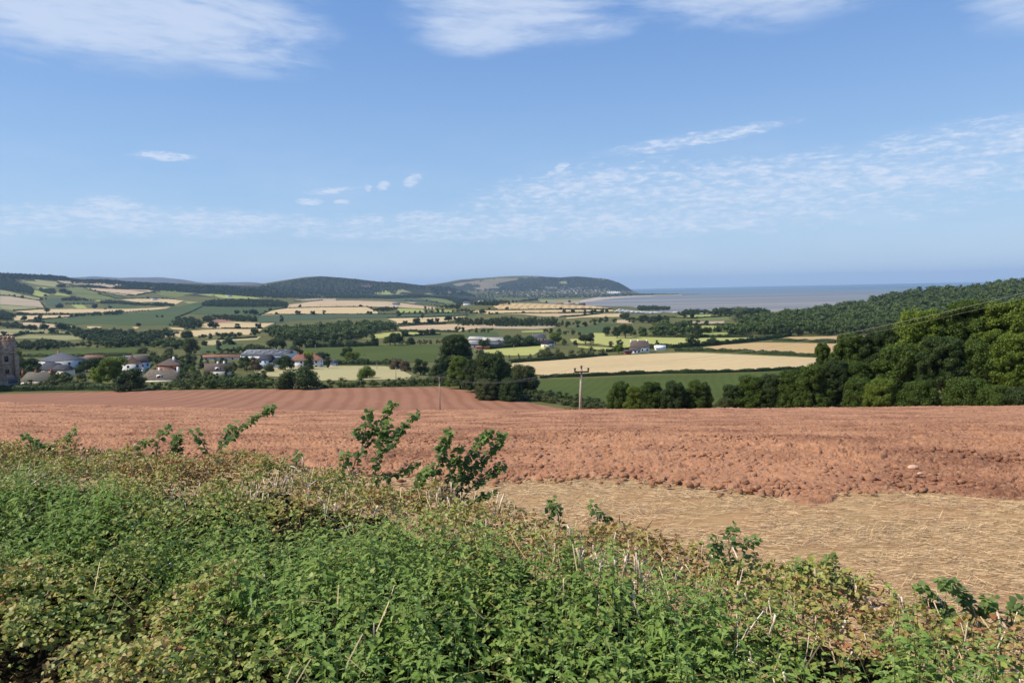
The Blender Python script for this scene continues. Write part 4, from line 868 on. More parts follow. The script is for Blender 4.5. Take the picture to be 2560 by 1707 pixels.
for lb, cx, yt, wd, mt, D in [('left tree of the round copse before the maize', -180, 1175, 300, 'near', 128), ('yellowish front tree of the round copse before the maize', -50, 1215, 250, 'lime', 120), ('second dark tree of the round copse before the maize', 110, 1170, 310, 'near', 128), ('middle tree of the round copse before the maize', 320, 1170, 300, 'oak', 125),
      ('right tree of the round copse before the maize', 540, 1165, 340, 'near', 126), ('low bush closing the copse on the right', 760, 1360, 230, 'olive', 110), ('small bush between the copse and the roadside wood', 880, 1385, 160, 'near', 106)]:
    T_(lb, 'R5', [(cx, yt, 1620, wd)], 'bush', mt, det='near', D=D)
print('trees', len(TREES), time.time()-T0)
# ---------------------------------------------------------------- hedges along the field edges
HL = '''hedge under the olive pasture on the left ridge|R1|3|585,270 820,320 1000,370 1240,410 1400,410 1590,370
hedge curving round the pale left field|R1|3|0,345 250,397 440,440 400,460 100,415 0,403
hedge below the pale left field|R1|3|430,490 470,540 510,552 360,552 140,565
hedge along the top of the large green field|R1|3|300,665 700,635 850,615
hedge above the golden strip on the left|R1|2.5|150,608 450,612 840,608
hedge under the large green field|R1|2.5|235,684 300,680 420,692 740,720
thick hedge left of the church tower|R1|4|0,852 100,837 250,805 450,800
hedge across the left pastures|R1|3|500,800 600,810 720,815
hedge between the crop fields of the left slope|R1|3|1010,390 1200,440 1400,440 1816,447
hedge at the foot of the pinkish field|R1|3|1000,366 1400,408 1600,368
clipped hedge between the ploughed field and the churchyard|R1|3.2|-80,1402 0,1398 300,1392 600,1385 900,1380 1200,1388
hedge climbing beside the golden hill|R2|3|1030,611 1150,562 1310,540
hedge splitting the golden hill fields|R2|2.5|1320,538 1600,533 1816,528 2130,524 2240,572
hedge along the blue green field top|R2|2.5|1020,606 1816,604 2450,602 2900,596 3270,592
thin hedge dividing the large green field|R2|2.5|440,522 300,590 160,642
hedge under the lone oak field|R2|2.5|640,750 800,752 1050,748
hedge above the small dark crop|R2|3|600,868 870,852 1000,845
bushy hedge across the dark crop fields|R2|6|1500,948 1700,942 1816,940 2000,935 2250,928
hedge on the upper golden hill|R2|2.5|1380,466 1600,462 1680,455
hedge behind the village allotment|R2|3|450,1043 850,1033
hedge behind the dry meadow|R2|4|1090,1140 1400,1128 1816,1122 2300,1120 2380,1124
thin hedge in the golden park field|R3|2.5|690,642 1100,632 1520,618
hedge under the parkland oaks|R3|3|800,710 1000,702 1240,692 1380,690
lower hedge of the golden park fields|R3|2.5|790,732 1000,718 1300,706
hedge along the bright strip|R3|3.5|830,777 1000,780 1420,786
hedge below the bright strip|R3|3|850,833 1100,818 1240,815
hedge along the striped hilltop field|R4|3|60,532 400,530 700,526 1300,524
hedge under the golden strips|R4|2.5|100,570 500,562 900,558 1200,550
hedge below the pale hill fields|R4|2.5|780,598 1000,585 1200,566
thick hedge between the wheat and the maize|R4|2.0|600,1200 700,1190 1000,1182 1400,1165 1725,1152 2198,1148 2723,1133 3164,1110
hedge above the wheat field|R4|3|310,1048 700,1025 1000,1002 1240,978
hedge by the farm meadow|R4|3.5|30,918 330,895 600,878
hedge before the white farmhouse|R4|3|1240,942 1350,935 1480,925
thick hedge leading from the farmhouse to the right|R5|4|90,862 300,860 500,848 700,832 1000,805 1200,780 1400,748
hedge between the two large golden fields|R5|3|330,888 600,890 800,897 1100,915 1400,928 1640,942
hedge under the far golden strip|R5|3|1250,792 1400,798 1643,806 1820,812
hedge below the highest golden strip|R6|3|380,730 560,726 740,722
hedge on the far side of the mown meadow|R5|3|0,757 300,764 600,762 900,758 1050,760
hedge between the shore pastures|R5|2.5|230,575 480,582 700,574 840,566
hedge under the bleached strip|R5|3|440,648 600,645 780,646
hedge below the plantation block|R2|3|450,522 870,528 1310,530
hedge left of the blue green slopes|R3|3|870,462 1100,470 1280,495
hedge between the park fields and the farm|R3|3|700,440 860,438 1040,432
hedge beside the green field at far left|R1|3|240,1040 500,1042 1350,1032'''
for ln in HL.split('\n'):
    lb, R, h, pp = ln.split('|'); h = float(h)*.82
    hedge(lb, R, [tuple(map(float, q.split(','))) for q in pp.split()], h, h*.9)
rh = random.Random(12)
for lb, nt_ in [('hedge under the olive pasture on the left ridge', 6), ('hedge curving round the pale left field', 4), ('hedge along the top of the large green field', 6), ('hedge above the golden strip on the left', 8), ('hedge under the large green field', 5), ('hedge across the left pastures', 3), ('hedge between the crop fields of the left slope', 6),
                ('hedge climbing beside the golden hill', 2), ('hedge splitting the golden hill fields', 3), ('hedge along the blue green field top', 7), ('hedge under the lone oak field', 3), ('bushy hedge across the dark crop fields', 4), ('hedge below the bright strip', 5), ('hedge along the striped hilltop field', 3),
                ('hedge under the golden strips', 4), ('hedge below the pale hill fields', 3), ('thick hedge leading from the farmhouse to the right', 3), ('hedge between the shore pastures', 2), ('hedge under the bleached strip', 2), ('hedge left of the blue green slopes', 4), ('hedge by the farm meadow', 3), ('thick hedge left of the church tower', 4)]:
    cx, cy, cz = HPATH[lb]
    for k in range(nt_):
        i = rh.randrange(len(cx)); w_ = rh.uniform(6, 12)
        put_tree(cx[i], cy[i], cz[i], w_, w_*rh.uniform(.7, 1.05), 'round', rh.choice(['dark', 'oak', 'dark']), 'far', 'small tree growing out of the '+lb, 'trees in the '+lb)
print('hedges', len(TREES), time.time()-T0)
# ---------------------------------------------------------------- buildings
def flat(name, c1, c2=None, sc=2.0, rough=.85, spec=.2):
    m, N = newmat(name)
    if c2: col = N.mix(N.ramp(N.noise(objc(N, sc, sc, sc*1.5), 1.0, 6, .65), .35, .65), lin(c1), lin(c2))
    else: col = lin(c1)
    finish(N, col, rough, spec); return m
BM = {'white': flat('white_render', (232, 230, 222), (214, 212, 204), .6), 'cream': flat('cream_render', (222, 210, 184), (204, 192, 166), .6),
      'stone': flat('pale_stone', (158, 144, 122), (126, 112, 94), 1.5), 'tower': flat('old_red_sandstone', (190, 160, 128), (138, 112, 92), 1.0),
      'brick': flat('red_brick', (150, 96, 70), (126, 78, 58), 1.5), 'redstone': flat('red_castle_stone', (132, 118, 108), (112, 100, 94), .1),
      'slate': flat('grey_slate', (96, 98, 106), (78, 80, 88), 1.2), 'darkslate': flat('dark_slate', (70, 72, 80), (58, 58, 64), 1.2), 'brown': flat('brown_roof_tiles', (104, 90, 82), (82, 70, 64), 1.5),
      'orange': flat('orange_clay_tiles', (146, 104, 82), (122, 88, 74), 1.0), 'mossy': flat('weathered_tiles', (122, 110, 96), (92, 84, 74), 1.2), 'thatch': flat('grey_thatch', (116, 110, 98), (94, 90, 80), 2.0),
      'tin': flat('grey_corrugated_sheet', (120, 120, 122), (98, 98, 102), .5), 'palesheet': flat('pale_sheet_roof', (188, 182, 170), (160, 156, 148), .5), 'glass': flat('dark_window_glass', (34, 40, 48), None, rough=.2, spec=.5),
      'bluewhite': flat('pale_blue_render', (186, 198, 206), (170, 184, 194), .6), 'timber': flat('grey_weathered_pole_wood', (186, 174, 150), (154, 142, 120), 3), 'iron': flat('rusty_iron', (84, 56, 50), (56, 40, 38), 3), 'skylight': flat('white_rooflight', (228, 228, 226)),
      'terracotta': flat('terracotta_pots', (176, 102, 72)), 'canvas': flat('white_tent_canvas', (244, 244, 240), None), 'yellow': flat('yellow_plastic', (214, 190, 40), None), 'porcelain': flat('dark_porcelain', (74, 50, 46), None, rough=.3, spec=.5), 'wire': flat('pale_bare_wire', (150, 150, 140), None)}
def place(R, cx, yb, D=None):
    ox, oy, s = CROP[R]; px = ox+cx/s; py = oy+yb/s
    if D: q = dirs([px], [py])[0]; return q[0]*D, D, float(H(q[0]*D, D))
    return tuple(hit([px], [py])[0])
def house(label, px, py, w, d, h, rh, yaw=0, wall='white', roof='slate', hip=0.0, chim=(), wins=(3, 2, 2), D=None, name='house', cat='house', dorm=0, extra=None, over=.35, group=None, sink=0):
    x, y, z = place('P', px, py, D); z -= sink; r = empty(name, (x, y, z), math.radians(yaw))
    MB().box((0, 0, h/2-.75), (w, d, h+1.5)).build('wall', BM[wall], r)
    e = over; hw, hd = w/2+e, d/2+e; k = hip*hd; t = .18
    b = MB(); V = []
    for dz in (0, t): V += [(-hw, -hd, h+dz), (hw, -hd, h+dz), (hw, hd, h+dz), (-hw, hd, h+dz), (-hw+k, 0, h+rh+dz), (hw-k, 0, h+rh+dz)]
    b.add(V, [(6, 7, 11, 10), (8, 9, 10, 11), (1, 0, 4, 5), (3, 2, 5, 4), (0, 1, 7, 6), (2, 3, 9, 8)], [(7, 8, 11), (9, 6, 10), (2, 1, 5), (0, 3, 4)])
    b.add([(-hw, -hd, h), (hw, -hd, h), (hw, hd, h), (-hw, hd, h)], [(3, 2, 1, 0)])
    ro = b.build('roof', BM[roof], r)
    if hip == 0:
        MB().add([(-w/2, -d/2, h-.02), (-w/2, d/2, h-.02), (-w/2, 0, h+rh*.97), (w/2, -d/2, h-.02), (w/2, d/2, h-.02), (w/2, 0, h+rh*.97)], [], [(0, 2, 1), (3, 4, 5)]).build('gable', BM[wall], r)
    for c in chim:
        cxx, cm = c[0], (c[1] if len(c) > 1 else wall)
        cb = MB(); cb.box((cxx*w/2, 0, h+rh*.75+.3), (1.0, .8, rh*.5+1.4)); co = cb.build('chimney', BM[cm], ro)
        MB().tube([(cxx*w/2, 0, h+rh+1.3), (cxx*w/2, 0, h+rh+1.8)], .2, 6).build('chimney_pot', BM['terracotta'], co)
    nf, ns, st = wins
    for s in range(st):
        zc_ = h*(s+.55)/st
        for i in range(nf):
            MB().box((-w/2+w*(i+.5)/nf, -d/2-.01, zc_), (1.2, .12, 1.35)).build('window', BM['glass'], r)
        for i in range(ns):
            for sx in (-1, 1): MB().box((sx*(w/2+.01), -d/2+d*(i+.5)/ns, zc_), (.12, 1.2, 1.35)).build('window', BM['glass'], r)
    for i in range(dorm):
        xx = -w/2+w*(i+.5)/dorm; db = MB(); db.box((xx, -hd*.62, h+rh*.35), (2.2, 1.6, 1.5)); dd = db.build('dormer', BM['white'], r)
        MB().box((xx, -hd*.62-.82, h+rh*.35), (1.5, .06, 1.0)).build('window', BM['glass'], dd)
    if extra: extra(r)
    tag(r, label, cat, group); return r
house('large white hipped roof mansion at the far left of the village', 155, 926, 19, 17, 7.5, 4.2, -35, 'white', 'slate', 1, [(-.3, 'terracotta')], (4, 3, 2), D=430)
house('low slate roofed wing in front of the white mansion', 134, 935, 14, 8, 3.4, 3.6, -32, 'cream', 'darkslate', 0, (), (2, 1, 1), D=400)
house('small slate roofed annex with a stone gable below the mansion', 160, 938, 10, 6, 3.6, 2.4, -28, 'cream', 'darkslate', 0, (), (3, 0, 1), D=392)
house('thatched cottage with brick chimneys near the church', 96, 960, 13, 8, 3, 4.2, 14, 'white', 'thatch', .6, [(-.95, 'brick'), (-.1, 'brick'), (.9, 'brick')], (3, 1, 1), D=350, sink=2)
house('long low building with red tiled roof right of the mansion', 238, 900, 14, 7, 3.6, 2, 0, 'white', 'orange', 0, (), (3, 1, 1), D=560)
house('low grey roofed building touching the mansion on the right', 215, 905, 13, 8, 3.4, 2.2, 0, 'white', 'slate', 0, (), (2, 1, 1), D=520)
house('low slate bungalow left of the mansion', 92, 900, 13, 8, 3, 2, 5, 'white', 'darkslate', 0, (), (2, 1, 1), D=520)
house('white gabled house with a brown roof behind the dark tree', 331, 934, 9, 9, 6, 3.6, -58, 'white', 'brown', 0, [(.5, 'brick')], (1, 2, 2), D=400)
house('pale blue rear wing of the gabled house', 350, 932, 7, 8, 6, 3.4, 70, 'bluewhite', 'brown', 0, (), (2, 2, 2), D=412)
house('grey roofed house with a small white gable above the village', 318, 905, 11, 7, 3.2, 2.6, 10, 'brick', 'slate', 0, (), (2, 1, 1), D=510)
house('long flat grey roofed building at the edge of the green field', 345, 900, 22, 8, 3.2, 1.6, 0, 'white', 'tin', 0, (), (5, 1, 1), D=560, name='shed', cat='shed')
house('red brick house with a square hipped roof', 429, 928, 11, 10, 5.2, 3.4, -25, 'brick', 'brown', .95, [(.4, 'white')], (3, 2, 1), D=400)
house('wide cottage with weathered roof and white end chimneys', 405, 956, 17, 9, 2.8, 4.6, 6, 'white', 'mossy', .7, [(-1.0, 'white'), (-.1, 'white'), (.9, 'white')], (4, 1, 1), D=352, dorm=1, sink=2.0)
house('brown roofed house with a white gable end and dormer', 546, 936, 13, 8, 3.2, 4.2, 14, 'white', 'brown', 0, [(.0, 'white'), (.5, 'white')], (3, 1, 1), D=400, dorm=1, sink=1.4)
def skylights(r):
    for i in range(5):
        for s in (0, 1): MB().box((-14.5+i*7+s*2, -8.5+s*4.5, 6.65+s*1.02+.22), (1.6, 1.4, .12)).build('skylight', BM['skylight'], r)
house('large grey industrial shed with white rooflights', 674, 905, 35, 22, 5.2, 3, -8, 'white', 'tin', 0, (), (0, 0, 0), D=560, name='industrial_shed', cat='shed', extra=skylights)
house('low shed with a rusty red roof left of the industrial shed', 565, 897, 34, 9, 2.6, 1.6, 0, 'cream', 'orange', 0, (), (5, 1, 1), D=570, name='long_shed', cat='shed')
house('pale blue twin gabled house in front of the industrial shed', 668, 915, 7, 8, 5.4, 3, -20, 'bluewhite', 'darkslate', 0, (), (2, 2, 2), D=470)
house('white cottage wing beside the pale blue house', 684, 914, 8, 7, 3.8, 2.4, -10, 'white', 'darkslate', 0, (), (2, 1, 1), D=470)
house('left half of the orange tiled white farmhouse', 750, 914, 10, 8, 4.6, 3.6, -6, 'white', 'orange', .8, [(-.1, 'brick'), (.6, 'brick')], (2, 1, 2), D=470)
house('right half of the orange tiled white farmhouse', 788, 912, 8, 7, 4.6, 3.2, -6, 'white', 'orange', .8, [(-.6, 'brick'), (.1, 'brick')], (2, 1, 2), D=470)
house('tiny white gabled hut beside the pointed cypress', 834, 912, 5, 4, 2.0, 2.4, 85, 'white', 'slate', 0, (), (1, 0, 1), D=480, name='hut', cat='hut')
house('big pale roofed farm barn at the end of the sheds', 1236, 860, 22, 16, 5, 2.6, -12, 'palesheet', 'palesheet', 0, (), (0, 0, 0), D=700, name='barn', cat='barn')
house('grey barn with a white roof panel in front of the pale barn', 1215, 866, 24, 12, 4, 2, -12, 'tin', 'tin', 0, (), (4, 1, 1), D=660, name='barn', cat='barn')
house('brick walled cattle shed left of the farm tree', 1165, 860, 12, 8, 3.2, 1.2, 0, 'brick', 'palesheet', 0, (), (2, 0, 1), D=690, name='cattle_shed', cat='shed')
house('small pale roofed barn behind the farm tree', 1192, 852, 15, 10, 4.6, 2.4, -15, 'palesheet', 'palesheet', 0, (), (0, 0, 0), D=740, name='barn', cat='barn')
house('low rusty open shed below the grey barn', 1208, 870, 11, 5, 2.4, 1, -8, 'brick', 'orange', 0, (), (1, 0, 1), D=640, name='open_shed', cat='shed')
house('grey stone farmhouse with slate roof between the trees', 1347, 852, 12, 9, 6, 3.4, 8, 'stone', 'slate', 0, [(-.95, 'stone'), (.95, 'stone')], (3, 1, 2), D=700)
house('small gabled cottage with slate roof below the stone farmhouse', 1369, 866, 9, 8, 3.8, 3.4, 55, 'cream', 'darkslate', 0, [(-.9, 'stone')], (2, 1, 1), D=640)
house('white farmhouse with brown tiled roof above the wheat field', 1600, 886, 14, 9, 4.2, 4.4, -10, 'white', 'brown', .35, [(-.95, 'white'), (-.2, 'white'), (.7, 'white')], (4, 2, 1), D=545)
house('low white lean-to in front of the white farmhouse', 1588, 888, 8, 4, 2.8, 1.2, -10, 'white', 'brown', 0, (), (3, 1, 1), D=535, name='outbuilding', cat='outbuilding')
house('small red stone shed left of the white farmhouse', 1569, 888, 5, 4, 2.2, .8, 0, 'brick', 'brown', 0, (), (0, 1, 1), D=530, name='small_shed', cat='shed')
house('pale stone manor high in the woods of the right hill', 2061, 793, 24, 12, 6, 4, -15, 'stone', 'mossy', .3, [(-.6, 'stone'), (.5, 'stone')], (5, 2, 2), D=1010)
house('brown roof showing through the right hill woods', 2197, 786, 14, 9, 5, 4, 20, 'stone', 'brown', 0, [(.5, 'stone')], (2, 1, 1), D=1150)
house('white house under the trees at the foot of the right hill', 1898, 836, 12, 6, 3.4, 2, 0, 'white', 'slate', 0, (), (3, 1, 1), D=860)
house('white bungalow beside the small copse on the golden hill', 991, 776, 22, 9, 4, 4, 0, 'white', 'slate', 0, (), (2, 1, 1), D=2250)
for i, (px, py, w, yw, wl, rf, lb) in enumerate([(1222, 762, 26, 40, 'white', 'slate', 'left white farmhouse above the barns behind the striped field'), (1240, 760, 20, 30, 'white', 'brown', 'right white farmhouse above the barns behind the striped field'), (1252, 759, 22, -20, 'white', 'slate', 'small white house at the left end of the striped field'),
        (1195, 768, 24, 10, 'cream', 'brown', 'brown roofed barn left of the grey farm sheds'), (1215, 771, 44, 0, 'tin', 'palesheet', 'long pale farm shed left of the striped field'), (1232, 772, 34, 0, 'stone', 'tin', 'grey farm shed touching the striped field'), (1170, 770, 26, -8, 'white', 'slate', 'low pale farm building among the far trees')]):
    house(lb, px, py, w, 12, 6, 5, yw, wl, rf, 0, (), (2, 1, 1), D=2150, name='farm_building', cat='building')
for i, (px, py, D_, wl, rf, lb) in enumerate([(1400, 768, 2250, 'cream', 'orange', 'brown roofed cottage peeping over the striped hilltop field'), (1430, 767, 2300, 'white', 'orange', 'small white cottage peeping over the striped hilltop field'), (1455, 768, 2300, 'brick', 'brown', 'last red roofed house behind the striped hilltop field'),
        (1742, 784, 1700, 'white', 'slate', 'tiny white house at the edge of the shore wood'), (575, 774, 3150, 'white', 'slate', 'white cottage among trees under the left hills'), (387, 765, 2900, 'white', 'slate', 'small white cottage beside the pale left strip')]):
    house(lb, px, py, 20 if D_ > 2000 else 12, 9, 6, 5, i*17-30, wl, rf, 0, (), (2, 1, 1), D=D_)
# church
cx, cy, cz = place('P', 8, 968, 330)
tw = empty('church_tower', (cx, cy, cz), math.radians(-30)); TH = 21.5
MB().box((0, 0, TH/2-1), (8.6, 8.6, TH+2)).build('tower_wall', BM['tower'], tw)
sb = MB()
for z in (4.5, 10.5, 15.2, TH-.6): sb.box((0, 0, z), (9.0, 9.0, .35))
sb.build('string_course', BM['stone'], tw)
bt = MB()
for sx in (-1, 1):
    for sy in (-1, 1):
        bt.box((sx*4.6, sy*3.6, 7.2), (1.4, 1.1, 15)); bt.box((sx*3.6, sy*4.6, 7.2), (1.1, 1.4, 15)); bt.box((sx*4.4, sy*3.6, 16), (.8, .9, 6)); bt.box((sx*3.6, sy*4.4, 16), (.9, .8, 6))
bt.build('buttress', BM['tower'], tw)
th_ = MB().tube([(4.3, -4.3, -1), (4.3, -4.3, TH+1.7)], 1.5, 8).build('stair_turret', BM['tower'], tw)
pb = MB()
for k in range(5):
    for sx in (-1, 1):
        pb.box((sx*4.1, -3.4+k*1.7, TH+.75), (.4, .95, 1.5)); pb.box((-3.4+k*1.7, sx*4.1, TH+.75), (.95, .4, 1.5))
pb.build('battlement', BM['tower'], tw)
for z, hh in ((13, 2.6), (7.4, 1.8)):
    for a in (0, 1):
        o_ = MB().box((0, -4.32, z) if a == 0 else (4.32, 0, z), (1.5, .1, hh) if a == 0 else (.1, 1.5, hh)).build('louvre_window', BM['glass'], tw)
tag(tw, 'square red sandstone church tower with battlements at the left edge', 'church tower')
house('slate roofed church nave beside the tower', -28, 975, 16, 8, 5, 5, -30, 'stone', 'darkslate', 0, (), (3, 1, 1), D=315, name='church_nave', cat='church')
house('low slate roofed vestry wing at the foot of the tower', 8, 972, 8, 7, 3, 3, 60, 'stone', 'darkslate', 0, (), (2, 1, 1), D=318, name='vestry', cat='church')
# far castle
cx, cy, cz = place('P', 917, 744, 5150); ca = empty('castle', (cx, cy, cz))
b = MB()
for dx, w_, h_ in ((-30, 9, 26), (-22, 16, 17), (-8, 10, 24), (4, 18, 18), (16, 10, 27), (28, 14, 16), (36, 8, 22)): b.box((dx, 0, h_/2+4), (w_, 14, h_+8))
b.build('castle_wall', BM['redstone'], ca)
b = MB()
for dx, h_ in ((-30, 30), (-8, 28), (16, 31), (36, 26)):
    for k in (-1, 0, 1): b.box((dx+k*3, -6.8, h_+1.2), (1.8, 1.4, 2.4))
b.build('turret_battlement', BM['redstone'], ca); tag(ca, 'small reddish castle on the slope below the rounded hill', 'castle')
# yellow trampoline roof, tent, field objects
x, y, z = place('P', 398, 921, 395); tr = empty('trampoline', (x, y, z))
MB().tube([(0, 0, 1.1), (0, 0, 1.5)], 2.4, 20).build('mat', BM['yellow'], tr)
b = MB()
for k in range(6): a = k*math.pi/3; b.tube([(2.1*math.cos(a), 2.1*math.sin(a), -.3), (2.1*math.cos(a), 2.1*math.sin(a), 1.15)], .06, 5)
b.build('leg', BM['iron'], tr); tag(tr, 'round yellow trampoline left of the brick house', 'trampoline')
x, y, z = place('P', 1650, 884, 560); t_ = empty('marquee', (x, y, z))
MB().box((0, 0, 1.1), (7.4, 4.6, 2.2)).build('side_wall', BM['canvas'], t_)
b = MB(); n_ = 10; prof = [(math.cos(math.pi*k/n_)*2.6, math.sin(math.pi*k/n_)*1.8+2.2) for k in range(n_+1)]
V_ = [(-4.1, p[0], p[1]) for p in prof]+[(4.1, p[0], p[1]) for p in prof]+[(-4.1, 0, 2.2), (4.1, 0, 2.2)]
b.add(V_, [(k, k+n_+1, k+n_+2, k+1) for k in range(n_)], [(k, k+1, 2*n_+2) for k in range(n_)]+[(k+n_+2, k+n_+1, 2*n_+3) for k in range(n_)])
b.build('canopy', BM['canvas'], t_); tag(t_, 'rounded white marquee right of the white farmhouse', 'marquee')
# caravans
def caravan(nm='caravan'):
    r = empty(nm, (0, 0, 0)); b = MB()
    pr = [(-1.6, .5), (1.6, .5), (1.6, 2.9), (1.2, 3.3), (-1.2, 3.3), (-1.6, 2.9)]
    V_ = [(-5.2, p[0], p[1]) for p in pr]+[(5.2, p[0], p[1]) for p in pr]
    b.add(V_, [(k, k+6, (k+1) % 6+6, (k+1) % 6) for k in range(6)]+[(0, 1, 2, 5), (8, 7, 6, 11)]+[(5, 2, 3, 4), (9, 8, 11, 10)])
    b.build('body', BM['white'], r); MB().box((0, -1.62, 2.0), (8.0, .06, .8)).build('window', BM['glass'], r)
    MB().box((0, 0, .3), (9.6, 2.6, .6)).build('skirt', BM['tin'], r); return r
def clone(o, loc, rz, label=None, group=None, sc=None):
    c = o.copy(); SC.collection.objects.link(c); c.location = loc; c.rotation_euler = (0, 0, rz)
    if sc: c.scale = (sc,)*3 if not hasattr(sc, '__len__') else sc
    for ch in o.children:
        d = ch.copy(); SC.collection.objects.link(d); d.parent = c
    if label: c['label'] = label
    if group: c['group'] = group
    return c
cv = caravan(); first = True; rr = random.Random(3)
def putc(px, py, lb, grp, D=None):
    global first
    x, y, z = place('P', px, py, D); a = rr.uniform(-.5, .5)
    if first: cv.location = (x, y, z); cv.rotation_euler = (0, 0, a); tag(cv, lb, 'caravan', grp); first = False
    else: tag(clone(cv, (x, y, z), a), lb, 'caravan', grp)
for row, (y0, n_) in enumerate([(785.5, 12), (782, 12), (779, 10)]):
    for k in range(n_): putc(1543+k*9.6+row*4+rr.uniform(-2, 2), y0-.018*(k*9), 'white static caravan in the rows behind the pale stubble strip', 'static caravans in the site by the shore', D=1720+row*60)
for k in range(7): putc(1688+k*4.4, 779-k*.3, 'white caravan at the water edge between the shore trees', 'caravans at the water edge', D=1790)
putc(1752, 791, 'white trailer standing alone on the shore pasture', None, D=1500)
# far town
hv = []
for k, (wl, rf) in enumerate([('cream', 'slate'), ('cream', 'brown'), ('stone', 'slate'), ('stone', 'brown')]):
    b = MB().box((0, 0, 3), (1, 1, 8)); b2 = b
    mesh = mk('town_house', np.concatenate([b.v[0]*[16, 10, 1], np.array([(-8.6, -5.6, 7), (8.6, -5.6, 7), (8.6, 5.6, 7), (-8.6, 5.6, 7), (-8.6, 0, 11), (8.6, 0, 11)])]), [np.concatenate([b.f4[0], np.array([(8, 9, 13, 12), (10, 11, 12, 13), (11, 10, 9, 8)])]), np.array([(9, 10, 13), (11, 8, 12)])], BM[wl], link=False).data
    mesh.materials.append(BM[rf])
    for p in list(mesh.polygons)[6:]: p.material_index = 1
    hv.append(mesh)
cnt = 0
while cnt < 190:
    if rr.random() < .62: px = rr.gauss(1435, 50); py = rr.uniform(719, 735)
    else: px = rr.uniform(1090, 1580); py = rr.uniform(727, 741)
    if px > 1575 or px < 1080 or (px > 1530 and py < 728): continue
    x, y, z = hit([px], [py])[0]
    if y < 5000 or z < 1.5: continue
    o = bpy.data.objects.new('town_house', hv[rr.choice([0, 0, 1, 2, 2, 3])]); SC.collection.objects.link(o)
    o.location = (x, y, z); o.rotation_euler = (0, 0, rr.uniform(0, 3.14)); s = rr.uniform(.6, 1.2); o.scale = (s*1.2, s*1.2, s)
    tag(o, 'tiny pale house of the town spread below the headland', 'house', 'houses of the far town below the headland'); cnt += 1
x, y, z = place('P', 1533, 735, 6700); pv = empty('tented_pavilion', (x, y, z))
b = MB()
for k in range(7):
    xx = -54+k*18; b.add([(xx-12, -12, 8), (xx+12, -12, 8), (xx+12, 12, 8), (xx-12, 12, 8), (xx, 0, 30-abs(k-3)*2), (xx-4, -4, 14), (xx+4, -4, 14), (xx+4, 4, 14), (xx-4, 4, 14)], [(0, 1, 6, 5), (1, 2, 7, 6), (2, 3, 8, 7), (3, 0, 5, 8)], [(5, 6, 4), (6, 7, 4), (7, 8, 4), (8, 5, 4)])
b.build('peaked_roof', BM['canvas'], pv); MB().box((0, 0, 4), (124, 20, 8)).build('side_wall', BM['canvas'], pv)
tag(pv, 'bright white tented pavilion with a row of peaks near the headland', 'pavilion')
# ---------------------------------------------------------------- poles and wires
def pole(label, px, ytop, D, arm=True, lean=0.0, ybase=None, rad=.15, armw=2.3):
    q = dirs([px], [ytop])[0]; x, y, zt = q[0]*D, D, E+q[2]*D; z = float(H(x, y)); h = zt-z
    r = empty('utility_pole', (x, y, z-.2)); b = MB(); b.tube([(-lean*h, 0, -.5), (-lean*h*.5, 0, h*.5), (0, 0, h+.1)], [rad*1.15, rad, rad*.72], 10); b.build('pole', BM['timber'], r)
    if arm:
        MB().box((0, -.3, h-.32), (armw, .2, .24)).build('crossarm', BM['iron'], r)
        for dx in (-armw/2+.08, 0, armw/2-.08):
            zz = h-.2 if dx else h+.12
            MB().tube([(dx, -.3 if dx else 0, zz), (dx, -.3 if dx else 0, zz+.12), (dx, -.3 if dx else 0, zz+.2), (dx, -.3 if dx else 0, zz+.46), (dx, -.3 if dx else 0, zz+.54)], [.06, .2, .1, .22, .08], 8).build('insulator', BM['porcelain'], r)
    tag(r, label, 'utility pole'); return np.array([x, y, z-.2+h+.25])
PA = pole('tall weathered utility pole with a crossarm just beyond the ploughed crest', 1453.5, 921, 118, lean=.042, rad=.23)
PB = pole('thin utility pole standing in the striped ploughed slope', 1098, 942, 215, rad=.17, armw=2.6)
PC = pole('small pole behind the hedge left of the ploughed slope pole', 989, 918, 335, arm=False, rad=.16)
PD = pole('small pole in the dry meadow corner', 942, 905, 440, rad=.17, armw=1.6)
PE_ = pole('distant pole in front of the dark crop field', 911, 886, 560, rad=.18, armw=1.8)
pole('dark pole standing at the farm meadow hedge', 1284.5, 862, 620, arm=False, rad=.14)
pole('slim pole in the crop field hedge', 788, 861, 640, arm=False, rad=.16)
def wires(a, b, off_a, off_b, sag, label, rad):
    for k in (-1, 0, 1):
        p = np.array(a)+k*np.array(off_a)+np.array([0, 0, .28*(k == 0)]); q = np.array(b)+k*np.array(off_b)+np.array([0, 0, .28*(k == 0)])
        t = np.linspace(0, 1, 40)[:, None]; pts = p+(q-p)*t; pts[:, 2] -= 4*sag*(t*(1-t))[:, 0]
        tag(MB().tube(pts, rad, 5).build('power_line', BM['wire']), label % ('left', 'middle', 'right')[k+1], 'power line')
q = dirs([3150], [575])[0]; PR = np.array([q[0]*64, 64, E+q[2]*64])
wires(PA, PR, (1.1, 0, 0), (0, .8, -.42), 2.6, '%s overhead wire rising across the picture to the right', .009)
wires(PB, PA, (1.2, 0, 0), (1.1, 0, 0), 2.2, '%s sagging wire between the two ploughed field poles', .008)
wires(PC, PB, (.1, 0, 0), (1.2, 0, 0), 1.6, '%s faint wire left of the pole on the striped slope', .013)
print('buildings', time.time()-T0)
